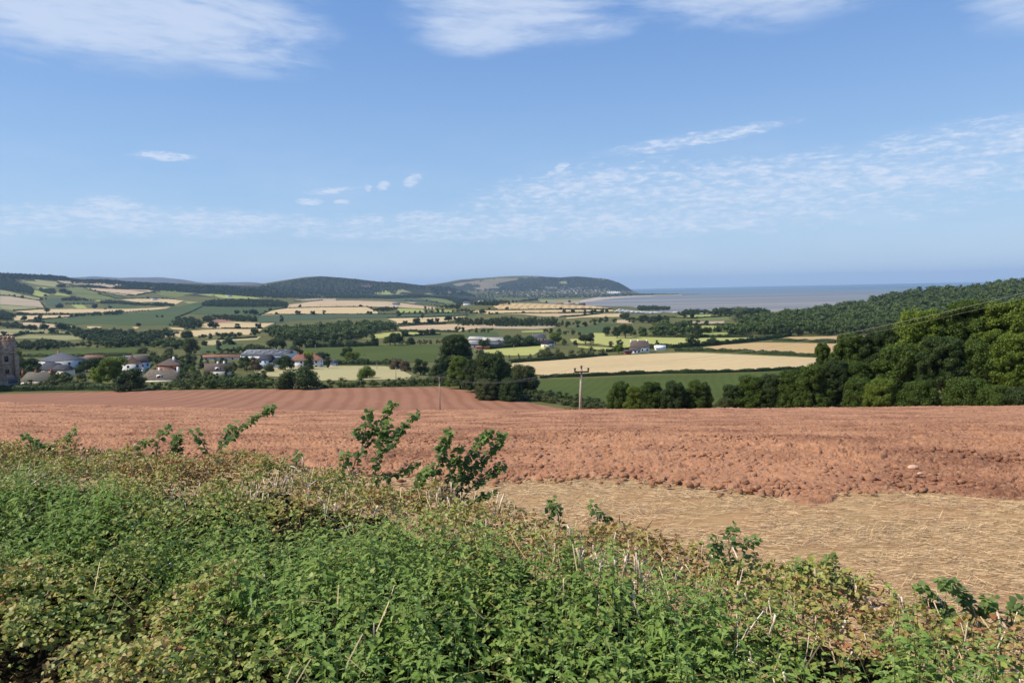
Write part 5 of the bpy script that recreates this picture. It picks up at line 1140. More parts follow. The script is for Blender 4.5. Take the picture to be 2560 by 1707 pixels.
# ---------------------------------------------------------------- near ploughed soil
rng = np.random.default_rng(21)
def hrand(a, b, s):
    n = (a*374761393+b*668265263+s*1442695041) & 0xffffffff; n = ((n ^ (n >> 13))*1274126177) & 0xffffffff
    return ((n ^ (n >> 16)) & 0xffff)/65535.0
def clodfield(x, y, cell, seed, sharp=.16, aniso=1.5):
    x = x/aniso
    xi = np.floor(x/cell).astype(np.int64); yi = np.floor(y/cell).astype(np.int64)
    f1 = np.full(x.shape, 9.); f2 = np.full(x.shape, 9.); hh = np.zeros(x.shape); tl = np.zeros(x.shape)
    for di in (-1, 0, 1):
        for dj in (-1, 0, 1):
            a = xi+di; b = yi+dj; px = a+hrand(a, b, seed); py = b+hrand(a, b, seed+7)
            dx = x/cell-px; dy = y/cell-py; d = dx*dx+dy*dy
            cl = d < f1; f2 = np.where(cl, f1, np.minimum(f2, d)); f1 = np.where(cl, d, f1)
            hv_ = hrand(a, b, seed+13); t = (hrand(a, b, seed+17)-.5)*dx+(hrand(a, b, seed+23)-.5)*dy
            hh = np.where(cl, hv_, hh); tl = np.where(cl, t, tl)
    edge = np.clip((np.sqrt(f2)-np.sqrt(f1))/sharp, 0, 1)
    return (.45+hh*.45+(hh > .86)*.45+tl*1.7)*edge**.7, hh
EDGE_PX = np.array([(-900, 1140), (-300, 1148), (0, 1152), (200, 1158), (740, 1172), (870, 1190), (1230, 1206), (1400, 1206), (1560, 1204), (1660, 1214), (1900, 1245), (2030, 1280), (2075, 1268), (2110, 1243), (2300, 1246), (2560, 1262), (2800, 1272), (3300, 1290)], float)
eg = hit(EDGE_PX[:, 0], EDGE_PX[:, 1]); EU = eg[:, 0]/eg[:, 1]; ED = eg[:, 1]
print('edge', np.round(ED, 1))
ds = [9.3]
while ds[-1] < 80: ds.append(ds[-1]+.00074*ds[-1]**1.5)
ds = np.array(ds); us = np.linspace(-.95, .95, 1400)
UU, DDn = np.meshgrid(us, ds); xx = UU*DDn; yy = DDn
e_ = np.interp(UU, EU, ED)+fbm(xx/1.1, yy/1.1, 3, 77)*.28
wx = .22*fbm(xx*1.6, yy*1.6, 3, 1)+.07*fbm(xx*7, yy*7, 2, 41); wy = .22*fbm(xx*1.6+40, yy*1.6, 3, 2)+.07*fbm(xx*7, yy*7+30, 2, 42)
a1, i1 = clodfield(xx+wx, yy+wy, .34, 3); a2, i2 = clodfield(xx+wy*.6, yy+wx*.6, .15, 5); a3, i3 = clodfield(xx+wx*.3, yy+wy*.3, .07, 8, .3, 1.2)
patch = np.clip(.85+fbm(xx/3.2, yy/2.4, 3, 31)*.9, .35, 1.5)
zz = H(xx, yy)+(.052*a1+.042*a2+.028*a3)*patch-.07*(1-np.clip(a1*2.2, 0, 1))*(i1 > .62)*patch+.05*fbm(xx/1.3, yy/.9, 3, 12)-.02
inside = np.clip((DDn-e_)/.35, 0, 1)
zz = np.where(inside > 0, zz*1.0+.04*inside-.10*(1-inside), H(xx, yy)-.35)
fadeo = np.clip((DDn-70)/9, 0, 1); zz = zz*(1-fadeo)+(H(xx, yy)-.05)*fadeo
nr, nc = xx.shape; idx = np.arange(nr*nc).reshape(nr, nc)
f = np.stack([idx[:-1, :-1], idx[:-1, 1:], idx[1:, 1:], idx[1:, :-1]], -1).reshape(-1, 4)
f = f[(inside > 0).ravel()[f].any(1)]
def soilmat(name, dry, damp, pale):
    m, N = newmat(name); P = pos(N)
    n_ = N.noise(P, .35, 5, .6); n2_ = N.noise(P, 7, 6, .7); n3_ = N.noise(P, 38, 4, .7)
    c = N.mix(N.ramp(n_, .35, .7), lin(dry), lin(damp)); c = N.mix(N.m('MULTIPLY', N.ramp(n2_, .42, .72), .6), c, lin(pale))
    a = N.n('ShaderNodeAttribute', attribute_name='tint'); c = N.mix(N.m('MULTIPLY', a.outputs['Fac'], .18), c, lin(damp))
    c = N.mix(N.m('MULTIPLY', N.ramp(n3_, .5, .8), .35), c, lin(damp))
    finish(N, c, .95, .08, bump=N.m('ADD', n2_, N.m('MULTIPLY', n3_, .35)), bs=.85, bd=.06); return m
SOIL = soilmat('red_soil', (178, 130, 98), (126, 86, 66), (198, 154, 120))
o = mk('ploughed_field', np.stack([xx, yy, zz], -1).reshape(-1, 3), f, SOIL)
tag(o, 'rough red ploughed soil filling the middle of the picture', 'ploughed field', kind='structure')
# flank sheets outside the fine grid
# loose clods
def clods(n, dlo, dhi, slo, shi, lvl, power, extra=0):
    iv, f3 = ICO[lvl]; var = []
    for k in range(10):
        v = iv*np.array([1, .8, .6]); s_ = rng.normal(size=3)*1.0; q = unit(9)
        for w_ in q: 
            d = v@w_; v = v-np.outer(np.maximum(d-rng.uniform(.38, .62), 0), w_)*.92
        var.append(v*np.array([1.25, .95, .75])*(1+.16*rng.normal(size=(len(v), 1))))
    D = dlo*(dhi/dlo)**(rng.uniform(0, 1, n)**power); u = rng.uniform(-.95, .95, n); x = u*D
    ok = D > np.interp(u, EU, ED)+fbm(x/1.1, D/1.1, 3, 77)*.28+.02-extra*rng.uniform(0, 1, n)**3; x = x[ok]; D = D[ok]; n = len(x)
    s = slo+(shi-slo)*rng.uniform(0, 1, n)**4.5; k = rng.integers(0, 10, n)
    A = np.array(var)[k]; th = rng.uniform(0, 6.28, n); ph = rng.normal(0, .5, n)
    c, s_ = np.cos(th), np.sin(th); cp_, sp_ = np.cos(ph), np.sin(ph)
    X_ = A[:, :, 0]; Y_ = A[:, :, 1]*cp_[:, None]-A[:, :, 2]*sp_[:, None]; Z_ = A[:, :, 1]*sp_[:, None]+A[:, :, 2]*cp_[:, None]
    V = np.stack([(X_*c[:, None]-Y_*s_[:, None])*s[:, None]+x[:, None], (X_*s_[:, None]+Y_*c[:, None])*s[:, None]+D[:, None], Z_*s[:, None]+(H(x, D)+.06+s*.25)[:, None]], -1).reshape(-1, 3)
    F = (f3[None]+(np.arange(n)*len(iv))[:, None, None]).reshape(-1, 3)
    return V, F, np.repeat(rng.uniform(0, 1, n), len(f3))
p1 = clods(42000, 11, 27, .01, .11, 1, 1.0, .9); p2 = clods(34000, 18, 66, .02, .10, 1, .8)
V = np.concatenate([p1[0], p2[0]]); V[:, 2] -= .02; F = np.concatenate([p1[1], p2[1]+len(p1[0])])
tag(mk('soil_clods', V, F, SOIL, attrs={'tint': np.concatenate([p1[2], p2[2]])}), 'loose red clods of earth over the ploughed field', 'clods', kind='stuff')
sx, sy = hit([2283], [1182])[0][:2]
for i, (px, py, sz_, lb) in enumerate([(2283, 1186, .085, 'large pale stone lying on the ploughed soil'), (2300, 1200, .045, 'smaller pale stone just below the large one on the soil'), (2073, 1158, .03, 'small white stone on the ploughed soil')]):
    x, y, z = hit([px], [py])[0]; v = ICO[3][0]*np.array([1.15, .8, .55])*sz_; v = v*(1+.12*fbm(v[:, 0]*30+i*9, v[:, 1]*30, 2, 3)[:, None])
    o = mk('stone', v, ICO[3][1], flat('pale_stone_surface', (206, 168, 140), (186, 146, 118), 8), smooth=True); o.location = (x, y, z+.10+sz_*.3); tag(o, lb, 'stone')
# ---------------------------------------------------------------- straw covered headland
m, N = newmat('straw_ground'); P = pos(N, .5, 3.2, 1); Q = pos(N)
n_ = N.noise(P, 6, 6, .8, .2); n2_ = N.noise(Q, .7, 5, .6); n3_ = N.noise(P, 34, 5, .8)
c = N.mix(N.ramp(n_, .35, .65), lin((148, 117, 82)), lin((172, 142, 100))); c = N.mix(N.m('MULTIPLY', N.ramp(n2_, .45, .7), .6), c, lin((168, 122, 88)))
c = N.mix(N.m('MULTIPLY', N.ramp(n3_, .5, .75), .6), c, lin((196, 168, 118)))
finish(N, c, .9, .1, bump=n3_, bs=.12, bd=.005)
us2 = np.linspace(-1.4, 1.4, 200); ds2 = np.exp(np.linspace(math.log(2.2), math.log(17), 90)); UU, D2 = np.meshgrid(us2, ds2)
D2 = np.minimum(D2, np.interp(UU, EU, ED)+1.0)
x2 = UU*D2; z2 = H(x2, D2)+.01+.03*fbm(x2/1.5, D2/1.5, 3, 6); nr, nc = x2.shape; idx = np.arange(nr*nc).reshape(nr, nc)
f = np.stack([idx[:-1, :-1], idx[:-1, 1:], idx[1:, 1:], idx[1:, :-1]], -1).reshape(-1, 4)
tag(mk('stubble_ground', np.stack([x2, D2, z2], -1).reshape(-1, 3), f, m, smooth=True), 'trodden stubble strip between the hedge and the ploughed soil', 'ground', kind='structure')
n = 190000; D = rng.uniform(5, 16.5, n); x = rng.uniform(-1.0, 1.15, n)*D; ue = np.interp(x/D, EU, ED); ok = D < ue+rng.normal(.0, .25, n)
ok &= rng.uniform(0, 1, n) < .68+1.1*fbm(x/.9, D/.4, 3, 44); x = x[ok]; D = D[ok]; n = len(x)
th = rng.normal(0, .33, n)+(rng.uniform(0, 1, n) < .2)*rng.uniform(-1.5, 1.5, n); L = rng.uniform(.03, .19, n)*np.where(rng.uniform(0, 1, n) < .1, 1.5, 1); wd = rng.uniform(.0013, .003, n); up = np.where(rng.uniform(0, 1, n) < .07, rng.uniform(.4, 1.4, n), rng.normal(0, .09, n))
t = np.stack([np.cos(th)*np.cos(up), np.sin(th)*np.cos(up), np.sin(up)], 1); h_ = np.stack([-np.sin(th), np.cos(th), 0*th], 1); h_ *= np.sign(h_[:, 1:2]+1e-6); r_ = rng.uniform(.35, 1.35, n)[:, None]; b = h_*np.cos(r_)+np.array([0, 0, 1.0])*np.sin(r_)
c0 = np.stack([x, D, H(x, D)+.035+.03*fbm(x/1.5, D/1.5, 3, 6)+rng.uniform(0, .03, n)], 1); L_ = L[:, None]; w_ = wd[:, None]
V = np.stack([c0-t*L_/2-b*w_, c0+t*L_/2-b*w_, c0+t*L_/2+b*w_, c0-t*L_/2+b*w_], 1).reshape(-1, 3)
m, N = newmat('straw_stalks'); a = N.n('ShaderNodeAttribute', attribute_name='tint')
finish(N, N.mix(a.outputs['Fac'], lin((112, 86, 58)), lin((226, 196, 150))), .6, .3)
tag(mk('straw', V, np.arange(4*n).reshape(n, 4), m, attrs={'tint': rng.uniform(0, 1, n)**.8}), 'scattered pale straw lying on the stubble strip', 'straw', kind='stuff')
print('soil', time.time()-T0)
# ---------------------------------------------------------------- near hedge
def leaf_tmpl(K, wid, teeth, fold=.25, droop=.35, base=.5):
    """leaf of length 1 along +x, normal +z; returns V,F4,F3"""
    t = np.linspace(0, 1, K+1); mid = np.stack([t, 0*t, -droop*t**2*.5], 1); V = [mid]; sides = []
    for s in (-1, 1):
        wv = wid*np.sin(np.pi*np.clip(t, .0, 1)**base)**.85; wv[0] = 0; wv[-1] = 0
        if teeth: wv = wv*(1+teeth*np.where(np.arange(K+1) % 2, 1, -1))
        xo = t+teeth*.25*np.where(np.arange(K+1) % 2, 1, -1)/K*2*(wv > 0)
        sides.append(np.stack([xo, s*wv, -droop*t**2*.5+fold*wv], 1)[1:-1])
    V = np.concatenate([mid]+sides); F4 = []; F3 = []
    for si, o in ((0, K+1), (1, 2*K)):
        e = [0]+[o+i for i in range(K-1)]+[K]
        for i in range(K):
            q = [i, i+1, e[i+1], e[i]]; q = q if si else q[::-1]
            q2 = [a for j, a in enumerate(q) if a not in q[:j]]
            (F4 if len(q2) == 4 else F3).append(q2)
    return V, np.array(F4, int).reshape(-1, 4), np.array(F3, int).reshape(-1, 3)
def rot(az_, el_, ro):
    """columns x (leaf axis), y, z"""
    ca, sa, ce, se = np.cos(az_), np.sin(az_), np.cos(el_), np.sin(el_)
    X_ = np.stack([ca*ce, sa*ce, se], -1); Y0 = np.stack([-sa, ca, 0*ca], -1); Z0 = np.cross(X_, Y0)
    cr, sr = np.cos(ro)[..., None], np.sin(ro)[..., None]
    return np.stack([X_, Y0*cr+Z0*sr, -Y0*sr+Z0*cr], -1)
def inst(T, M, P, s):
    """template (V,F4,F3) at rotations M (n,3,3), positions P, sizes s"""
    V0, F4, F3 = T; V = np.einsum('nij,mj->nmi', M, V0)*np.asarray(s)[:, None, None]+P[:, None]
    k = (np.arange(len(P))*len(V0))[:, None, None]
    return V.reshape(-1, 3), (F4[None]+k).reshape(-1, 4), (F3[None]+k).reshape(-1, 3)
class Coll:
    def __init__(s): s.V = []; s.F4 = []; s.F3 = []; s.t4 = []; s.t3 = []; s.l4 = []; s.l3 = []; s.n = 0
    def add(s, T, M, P, sz, tint, lf):
        V, a, b = inst(T, M, P, sz); s.V.append(V); s.F4.append(a+s.n); s.F3.append(b+s.n); s.n += len(V)
        s.t4.append(np.repeat(tint, len(T[1]))); s.t3.append(np.repeat(tint, len(T[2]))); s.l4.append(np.repeat(lf, len(T[1]))); s.l3.append(np.repeat(lf, len(T[2])))
    def build(s, name, mat, parent=None):
        return mk(name, np.concatenate(s.V), [np.concatenate(s.F4), np.concatenate(s.F3)], mat, parent, attrs={'tint': np.concatenate(s.t4+s.t3), 'leaf': np.concatenate(s.l4+s.l3)})
HX = np.array([-12, -5, -2.35, -1.1, 0, .7, 1.3, 1.65, 2.3, 4, 8.]); HY = np.array([8.6, 7.3, 6.7, 6.15, 5.0, 4.45, 3.95, 3.55, 3.25, 2.7, 2.0])
def hedge_top(x, y):
    e = np.interp(x, HX, HY); b = fbm(x/.55, y/.55, 3, 91)*.17+fbm(x/1.8, y/1.8, 2, 17)*.12
    mound = .16*np.exp(-(((x+.1)/1.1)**2+((y-3.6)/.8)**2))+.12*np.exp(-(((x+4.2)/1.2)**2+((y-6)/.8)**2))
    z = -1.47+b+mound-np.clip((y-e+.25)/.5, 0, 2)**2*.75
    z = z-np.clip((1.3-y)/.5, 0, 3)**2*.5
    return E+z
def topx(px, py):
    """picture -> point on the hedge top plane"""
    d = dirs(px, py); D = -1.42/d[..., 2]; return d[..., 0]*D, D
def zone(poly):
    a = np.array(poly, float); x, y = topx(a[:, 0], a[:, 1]); return np.stack([x, y], 1)
NZ = [zone([(-900, 1215), (-100, 1190), (0, 1180), (250, 1225), (420, 1262), (640, 1285), (900, 1275), (1100, 1295), (1300, 1375), (1600, 1400), (1900, 1490), (2100, 1570), (2250, 1707), (2300, 2300), (620, 2300), (660, 1700), (740, 1570), (600, 1500), (500, 1420), (330, 1350), (200, 1360), (0, 1390), (-900, 1500)]),
      zone([(480, 1500), (560, 1480), (600, 1560), (540, 1620), (470, 1590)]), zone([(2100, 1640), (2400, 1600), (2700, 1640), (2700, 2100), (2100, 2100)])]
def in_nettle(x, y):
    xx_ = x+.25*fbm(x*2.2, y*2.2, 3, 61); yy_ = y+.25*fbm(x*2.2+9, y*2.2, 3, 62); r = np.zeros(len(x), bool)
    for z in NZ: r |= inpoly([tuple(p) for p in z], xx_, yy_)
    return r
def scatter(n, margin=.25, ylo=1.3):
    x = rng.uniform(-7.2, 5.2, n); y = rng.uniform(ylo, 8.6, n); e = np.interp(x, HX, HY)
    ok = (y < e+margin) & (np.abs(x) < .86*y+.8); return x[ok], y[ok]
HM = {'nettle': leafmat('nettle_leaves', (96, 126, 50), (116, 146, 62), (166, 186, 104), .7, .38), 'bramble': None, 'sapl': leafmat('sapling_leaves', (92, 116, 68), (108, 132, 74), (164, 186, 96), .75, .45)}
m, N = newmat('bramble_leaves')
a = N.n('ShaderNodeAttribute', attribute_name='tint'); b_ = N.n('ShaderNodeAttribute', attribute_name='leaf')
rp = N.n('ShaderNodeValToRGB'); N.l(a.outputs['Fac'], rp.inputs[0]); el_ = rp.color_ramp.elements
for k, (p_, c_) in enumerate([(0, (76, 98, 42)), (.25, (120, 138, 56)), (.48, (156, 160, 76)), (.68, (170, 152, 84)), (.86, (166, 128, 80)), (.99, (164, 92, 66))]):
    e = el_[k] if k < 2 else el_.new(p_)
    e.position = p_; e.color = lin(c_)
c = N.mix(N.m('MULTIPLY', b_.outputs['Fac'], .3), rp.outputs[0], lin((160, 164, 96))); finish(N, c, .5, .35, transl=.25); HM['bramble'] = m
HR = empty('hedgerow', (-1.0, 4.0, E-3.0)); tag(HR, 'flail cut bramble hedge running diagonally across the foreground', 'hedge')
def under(o): o['kind'] = 'stuff'; o.parent = HR; o.matrix_parent_inverse = Matrix.Translation((1.0, -4.0, -(E-3.0))); return o
# inner mass of twigs and litter
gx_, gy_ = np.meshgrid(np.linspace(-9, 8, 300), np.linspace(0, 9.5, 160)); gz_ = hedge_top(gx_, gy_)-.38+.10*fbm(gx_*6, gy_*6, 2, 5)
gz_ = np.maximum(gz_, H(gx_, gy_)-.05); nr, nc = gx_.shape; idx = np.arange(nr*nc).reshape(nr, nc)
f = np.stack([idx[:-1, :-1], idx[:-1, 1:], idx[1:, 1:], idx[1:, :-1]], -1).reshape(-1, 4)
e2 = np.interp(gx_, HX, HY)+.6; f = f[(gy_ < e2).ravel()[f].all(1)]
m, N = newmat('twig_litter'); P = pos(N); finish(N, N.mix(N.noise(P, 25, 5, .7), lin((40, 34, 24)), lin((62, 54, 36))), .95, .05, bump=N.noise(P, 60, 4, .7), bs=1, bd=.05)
under(mk('twig_mass', np.stack([gx_, gy_, gz_], -1).reshape(-1, 3), f, m, smooth=True))
# bramble leaves: three leaflets each
LB = leaf_tmpl(6, .40, .10, .18, .3, .72); LBs = leaf_tmpl(4, .42, 0, .18, .3, .72)
C = Coll()
x, y = scatter(250000); nt_ = in_nettle(x, y); keep = (~nt_) | (rng.uniform(0, 1, len(x)) < .20); keep &= rng.uniform(0, 1, len(x)) < np.clip(.66+1.9*fbm(x/.30, y/.30, 3, 63), .04, 1); x, y, nt_ = x[keep], y[keep], nt_[keep]; n = len(x)
dep = np.abs(rng.normal(0, .10, n)); z = hedge_top(x, y)-dep+.03+.05*fbm(x*7, y*7, 2, 33)+.16*fbm(x/.30, y/.30, 3, 63)
cz_ = (y > 3.9) | (x > 1.2)
redp = .47+.42*fbm(x/.5, y/.5, 3, 55)+.16*(np.interp(x, HX, HY)-y < 1.2)+rng.normal(0, .17, n)-.2*nt_; lf = rng.uniform(0, 1, n)
azl = rng.uniform(0, 6.28, n); ell = rng.normal(.05, .5, n); rol = rng.normal(0, .6, n); sz = rng.uniform(.015, .032, n)
near_ = y < 4.2
for dk, sc_ in ((0, 1.0), (1.25, .82), (-1.25, .82)):
    M = rot(azl+dk+rng.normal(0, .12, n), ell+rng.normal(0, .2, n), rol+rng.normal(0, .25, n)); P = np.stack([x, y, z], 1)+M[:, :, 0]*.004
    for T, s_ in ((LB, near_), (LBs, ~near_)):
        C.add(T, M[s_], P[s_], sz[s_]*sc_, np.clip(redp[s_], 0, .96), lf[s_])
print('bramble', n)
under(C.build('bramble_foliage', HM['bramble']))
# bramble canes
b = MB(); x, y = scatter(900)
for i in range(len(x)):
    a0 = rng.uniform(0, 6.28); p = np.array([x[i], y[i], float(hedge_top(x[i], y[i]))-.12]); pts = [p]; dz = rng.uniform(.1, .35); L0 = rng.uniform(.05, .09)
    for k in range(5):
        p = p+np.array([math.cos(a0)*L0, math.sin(a0)*L0, dz*.12-.02*k]); a0 += rng.normal(0, .25); pts.append(p)
    b.tube(pts, .0028, 4)
m, N = newmat('bramble_cane'); finish(N, N.mix(N.noise(pos(N), 9, 3), lin((120, 88, 62)), lin((104, 112, 60))), .6, .2); under(b.build('bramble_cane', m))
# cut woody stems
b = MB(); x, y = scatter(11000, .15); e = np.interp(x, HX, HY); back = e-y
w8 = np.where(back < 1.5, 1.2, .03)*np.clip(.45+2.6*fbm(x/.45, y/.35, 2, 71), 0, 1); ok = (rng.uniform(0, 1, len(x)) < w8) & (y > 2.2)
x, y = x[ok], y[ok]; print('stems', len(x))
for i in range(len(x)):
    z0 = float(hedge_top(x[i], y[i]))-.08; L0 = rng.uniform(.06, .15); a0 = rng.uniform(0, 6.28); tl = abs(rng.normal(0, .7)); d = np.array([math.cos(a0)*math.sin(tl), math.sin(a0)*math.sin(tl), math.cos(tl)])
    p0 = np.array([x[i], y[i], z0]); r0 = .0019+.006*rng.uniform()**2; b.tube([p0, p0+d*L0*.6, p0+d*L0+rng.normal(0, .004, 3)], [r0, r0*.95, r0*.8], 5)
    if rng.uniform() < .3: b.tube([p0+d*L0*.5, p0+d*L0*.5+(d+rng.normal(0, .5, 3))*.06], [r0*.6, r0*.4], 4)
m, N = newmat('cut_wood'); finish(N, N.mix(N.ramp(N.noise(pos(N), 14, 4, .7), .35, .65), lin((196, 164, 134)), lin((240, 224, 204))), .8, .1); under(b.build('cut_stems', m))
# dry stalks tangled along the cut top
x, y = scatter(60000, .2); e = np.interp(x, HX, HY); q_ = (rng.uniform(0, 1, len(x)) < np.where(e-y < 1.5, .5, .06)*np.clip(.45+1.4*fbm(x/.6, y/.4, 2, 72), 0, 1)); x, y = x[q_], y[q_]; n = len(x)
th = rng.uniform(0, 6.28, n); up = rng.normal(.35, .45, n); L = rng.uniform(.05, .17, n)[:, None]; w_ = rng.uniform(.0012, .0028, n)[:, None]
t = np.stack([np.cos(th)*np.cos(up), np.sin(th)*np.cos(up), np.sin(up)], 1); b = np.cross(t, [.3, 1.0, .2]); b /= np.linalg.norm(b, axis=1)[:, None]; c0 = np.stack([x, y, hedge_top(x, y)+rng.uniform(-.06, .05, n)], 1)
V = np.stack([c0-t*L/2-b*w_, c0+t*L/2-b*w_, c0+t*L/2+b*w_, c0-t*L/2+b*w_], 1).reshape(-1, 3); m, N = newmat('dry_stalk'); a = N.n('ShaderNodeAttribute', attribute_name='tint')
finish(N, N.mix(a.outputs['Fac'], lin((140, 112, 76)), lin((212, 190, 146))), .7, .2); print('dry', n)
under(mk('dry_stalks', V, np.arange(4*n).reshape(n, 4), m, attrs={'tint': rng.uniform(0, 1, n)}))
# nettles
LN = leaf_tmpl(8, .18, .22, .3, .9, .6); LNs = leaf_tmpl(5, .18, 0, .3, .9, .6)
C = Coll(); FL_ = Coll(); x, y = scatter(12500, 0.0); nt_ = in_nettle(x, y); x, y = x[nt_], y[nt_]; n = len(x); print('nettles', n)
ht = rng.uniform(-.04, .17, n)+.16*fbm(x*2.2, y*2.2, 3, 8); lean = rng.normal(0, .16, (n, 2)); a0 = rng.uniform(0, 6.28, n); tint0 = np.clip(.35+.25*rng.normal(size=n), 0, .95); zt = hedge_top(x, y)+ht
yel = (rng.uniform(0, 1, n) < .012)
sb_ = MB()
dotT = (ICO[1][0]*np.array([1, 1, .8]), np.zeros((0, 4), int), ICO[1][1])
for k in range(9):
    hk = k*.042*rng.uniform(.85, 1.15, n); s_ = np.clip(.021+.011*k, 0, .068)*rng.uniform(.8, 1.2, n)
    P0 = np.stack([x-lean[:, 0]*hk, y-lean[:, 1]*hk, zt-hk], 1)
    for side in (0, math.pi):
        A = a0+k*1.57+side+rng.normal(0, .15, n); M = rot(A, rng.normal(.35-.07*k, .22, n), rng.normal(0, .3, n))
        P = P0+M[:, :, 0]*(.012+.003*k); T = LN
        for T, q_ in ((LN, y < 4.4), (LNs, y >= 4.4)):
            C.add(T, M[q_], P[q_], s_[q_], tint0[q_], np.clip(rng.uniform(0, .9, q_.sum())+.25*(k < 2), 0, 1))
    if 1 < k < 6:
        fl = rng.uniform(0, 1, n) < .16+.35*(x > .4)
        for j in range(5):
            A = rng.uniform(0, 6.28, fl.sum()); rr_ = .012+.007*j; P = P0[fl]+np.stack([np.cos(A)*rr_, np.sin(A)*rr_, -.006*j+0*A], 1)
            FL_.add(dotT, rot(A, A*0, A*0), P, rng.uniform(.0022, .0045, len(P)), rng.uniform(0, 1, len(P)), rng.uniform(0, 1, len(P)))
for i in range(n): sb_.tube([(x[i]-lean[i, 0]*.35, y[i]-lean[i, 1]*.35, zt[i]-.32), (x[i], y[i], zt[i])], [.0022, .001], 3)
nr_ = empty('nettle_patch', (0, 3.5, E-3.0)); tag(nr_, 'dense green stinging nettles growing over the middle of the hedge', 'nettles', kind='stuff')
def un(o): o.parent = nr_; o.matrix_parent_inverse = Matrix.Translation((0, -3.5, -(E-3.0))); o['kind'] = 'stuff'; return o
un(C.build('nettle_leaves', HM['nettle'])); m, N = newmat('nettle_stalk'); finish(N, lin((78, 98, 50)), .6, .2); un(sb_.build('nettle_stalks', m))
m, N = newmat('nettle_flowers'); a = N.n('ShaderNodeAttribute', attribute_name='tint'); finish(N, N.mix(a.outputs['Fac'], lin((140, 156, 84)), lin((184, 188, 122))), .8, .1); un(FL_.build('nettle_flowers', m))
# saplings sticking out of the hedge
m, N = newmat('young_stem'); finish(N, N.mix(N.noise(pos(N), 12, 3), lin((130, 116, 84)), lin((168, 154, 124))), .7, .2); YS = m
LS = leaf_tmpl(5, .46, .06, .15, .35, .62)
def sapling(label, D, stems, lsz=.06, dens=1.0, mat='sapl', r0=.006):
    lsz *= .80; dens *= 1.7
    bx, by = stems[0][0]; q = dirs([bx], [by])[0]; base = np.array([q[0]*D, D, E+q[2]*D-.12]); root = empty('sapling', base); b = MB(); C = Coll()
    inv = Matrix.Translation(tuple(-base))
    for st in stems:
        pts = []
        for i, p in enumerate(st):
            q = dirs([p[0]], [p[1]])[0]; d_ = D+rng.normal(0, .05)*(i > 0); pts.append(np.array([q[0]*d_, d_, E+q[2]*d_]))
        if st is stems[0] or abs(st[0][1]-by) < 12: pts[0][2] -= .15
        pts = np.array(pts); t = np.linspace(0, len(pts)-1, 14); P = np.stack([np.interp(t, np.arange(len(pts)), pts[:, k]) for k in range(3)], 1)
        P[1:-1] += rng.normal(0, .006, (12, 3)); b.tube(P, np.linspace(r0, .002, 14), 5)
        L = np.linalg.norm(np.diff(P, axis=0), axis=1).sum(); n = int(L/.016*dens); s = rng.uniform(.12, 1, n)**.8*13
        LP = np.stack([np.interp(s, np.arange(14), P[:, k]) for k in range(3)], 1)
        M = rot(rng.uniform(0, 6.28, n), rng.normal(-.15, .45, n), rng.normal(0, .6, n)); LP = LP+M[:, :, 0]*.016
        C.add(LS, M, LP, lsz*rng.uniform(.55, 1.15, n), rng.uniform(.05, .9, n)*(.7+.3*s/13), np.clip((s/13-.55)*1.8, 0, 1)*rng.uniform(.3, 1, n))
    for o in (b.build('stem', YS), C.build('leaves', HM[mat])): o.parent = root; o.matrix_parent_inverse = inv
    tag(root, label, 'sapling')
sapling('long sapling shoot leaning right with a tuft of leaves at its tip', 6.6, [[(505, 1175), (560, 1105), (620, 1055), (680, 1018)], [(530, 1150), (500, 1100), (485, 1075)], [(540, 1130), (570, 1080), (590, 1060)], [(650, 1040), (668, 1025), (684, 1016)]], .06, 1.3)
sapling('short leafy shoots left of the long leaning shoot', 6.7, [[(385, 1150), (395, 1100), (425, 1062)], [(400, 1140), (435, 1110), (455, 1082)], [(350, 1150), (345, 1120), (372, 1098)], [(430, 1150), (448, 1120), (440, 1090)]], .055, 1.2)
sapling('small twisted shoot with curled leaves at the far left', 6.9, [[(165, 1150), (168, 1105), (192, 1066)], [(150, 1150), (130, 1120), (112, 1110)]], .05, 1.2)
sapling('tiny shoot at the left end of the hedge top', 7.0, [[(80, 1140), (75, 1105), (58, 1085)], [(90, 1135), (95, 1110), (82, 1098)]], .05, 1.2)
sapling('pair of thin shoots between the far left sprigs', 6.8, [[(235, 1160), (240, 1135), (238, 1120)], [(290, 1160), (275, 1140), (262, 1130)]], .04, 1)
sapling('small leafy shoot left of the tallest sapling', 6.5, [[(712, 1195), (735, 1160), (750, 1128)], [(716, 1190), (705, 1170), (712, 1150)]], .05, 1.3)
sapling('tallest sapling with branching tips and a pale stem', 6.1, [[(866, 1230), (885, 1160), (925, 1095), (960, 1040), (988, 1004)], [(905, 1120), (915, 1060), (925, 1020)], [(925, 1095), (895, 1090), (888, 1070)], [(850, 1210), (850, 1180), (865, 1130)], [(945, 1060), (958, 1070), (965, 1100)]], .062, 1.35)
sapling('upright sapling with a leafy head beside the tallest one', 6.0, [[(933, 1240), (940, 1170), (950, 1110), (985, 1080)], [(948, 1120), (1000, 1075), (1042, 1028)], [(945, 1130), (980, 1110), (1010, 1060)], [(948, 1120), (960, 1085), (975, 1045)], [(940, 1200), (985, 1190), (1048, 1152)]], .06, 1.6)
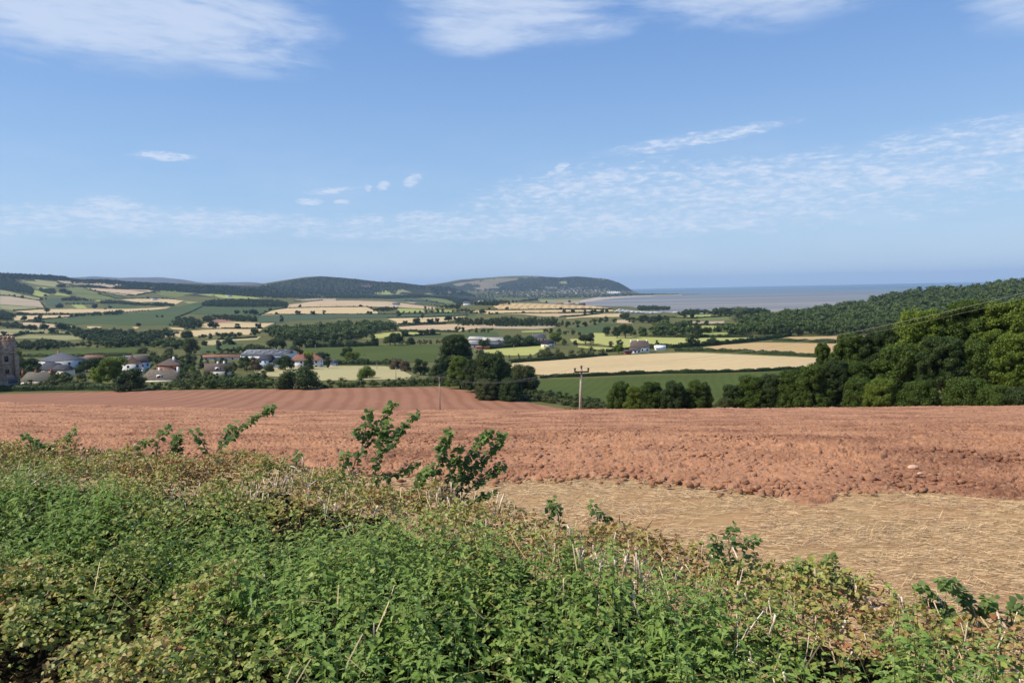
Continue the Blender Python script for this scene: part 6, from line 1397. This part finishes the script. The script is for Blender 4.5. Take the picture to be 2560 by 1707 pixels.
sapling('broad bushy sapling fanning out to the right', 5.7, [[(1070, 1260), (1090, 1180), (1105, 1120), (1128, 1076)], [(1085, 1250), (1130, 1180), (1150, 1118)], [(1090, 1250), (1150, 1180), (1190, 1120), (1228, 1070)], [(1095, 1255), (1170, 1190), (1230, 1130), (1260, 1080)], [(1100, 1260), (1180, 1215), (1235, 1180), (1258, 1160)], [(1060, 1260), (1050, 1200), (1075, 1170)], [(1110, 1265), (1190, 1250), (1236, 1228)], [(1050, 1265), (1030, 1235), (1048, 1212)], [(1130, 1265), (1140, 1225), (1185, 1170)]], .062, 1.7)
sapling('leafy sprig rising above the hedge edge on the right', 3.75, [[(1820, 1400), (1822, 1350), (1835, 1315)], [(1835, 1400), (1860, 1360), (1890, 1345)], [(1800, 1400), (1790, 1365), (1795, 1340)]], .04, 1.6)
sapling('dark leafed sprig at the hedge edge right of the other', 3.4, [[(2010, 1480), (2015, 1430), (2008, 1400)], [(2080, 1500), (2085, 1430), (2078, 1392)], [(2120, 1500), (2130, 1460), (2125, 1430)]], .038, 1.7)
sapling('arching dark shoots at the lower right of the hedge', 3.2, [[(2380, 1610), (2340, 1530), (2300, 1460)], [(2390, 1610), (2430, 1520), (2400, 1465), (2350, 1450)], [(2430, 1610), (2450, 1530), (2480, 1490)], [(2500, 1610), (2520, 1540), (2560, 1500)], [(2380, 1600), (2370, 1530), (2330, 1500)]], .045, 1.7)
sapling('short sprig on the hedge top left of the stubble strip', 5.0, [[(1365, 1300), (1372, 1265), (1385, 1245)], [(1400, 1300), (1395, 1275), (1380, 1262)]], .045, 1.4)
sapling('single sprig with a pale tip above the middle of the hedge edge', 4.5, [[(1490, 1320), (1492, 1285), (1482, 1265)], [(1500, 1320), (1515, 1300), (1512, 1285)]], .042, 1.4)
print('near', time.time()-T0)
# ---------------------------------------------------------------- haze
hb = MB().box((3000, 13800, 190), (62000, 33200, 520)); m = bpy.data.materials.new('air_haze'); m.use_nodes = True; N = NT(m.node_tree)
pv_ = N.n('ShaderNodeVolumePrincipled'); pv_.inputs['Color'].default_value = (.46, .69, 1.0, 1); pv_.inputs['Density'].default_value = HAZE; pv_.inputs['Anisotropy'].default_value = 0.0
o = N.n('ShaderNodeOutputMaterial'); N.l(pv_.outputs[0], o.inputs['Volume'])
tag(hb.build('haze', m), 'thin bluish summer haze over the valley and the bay', 'haze', kind='stuff')
print('done', time.time()-T0)
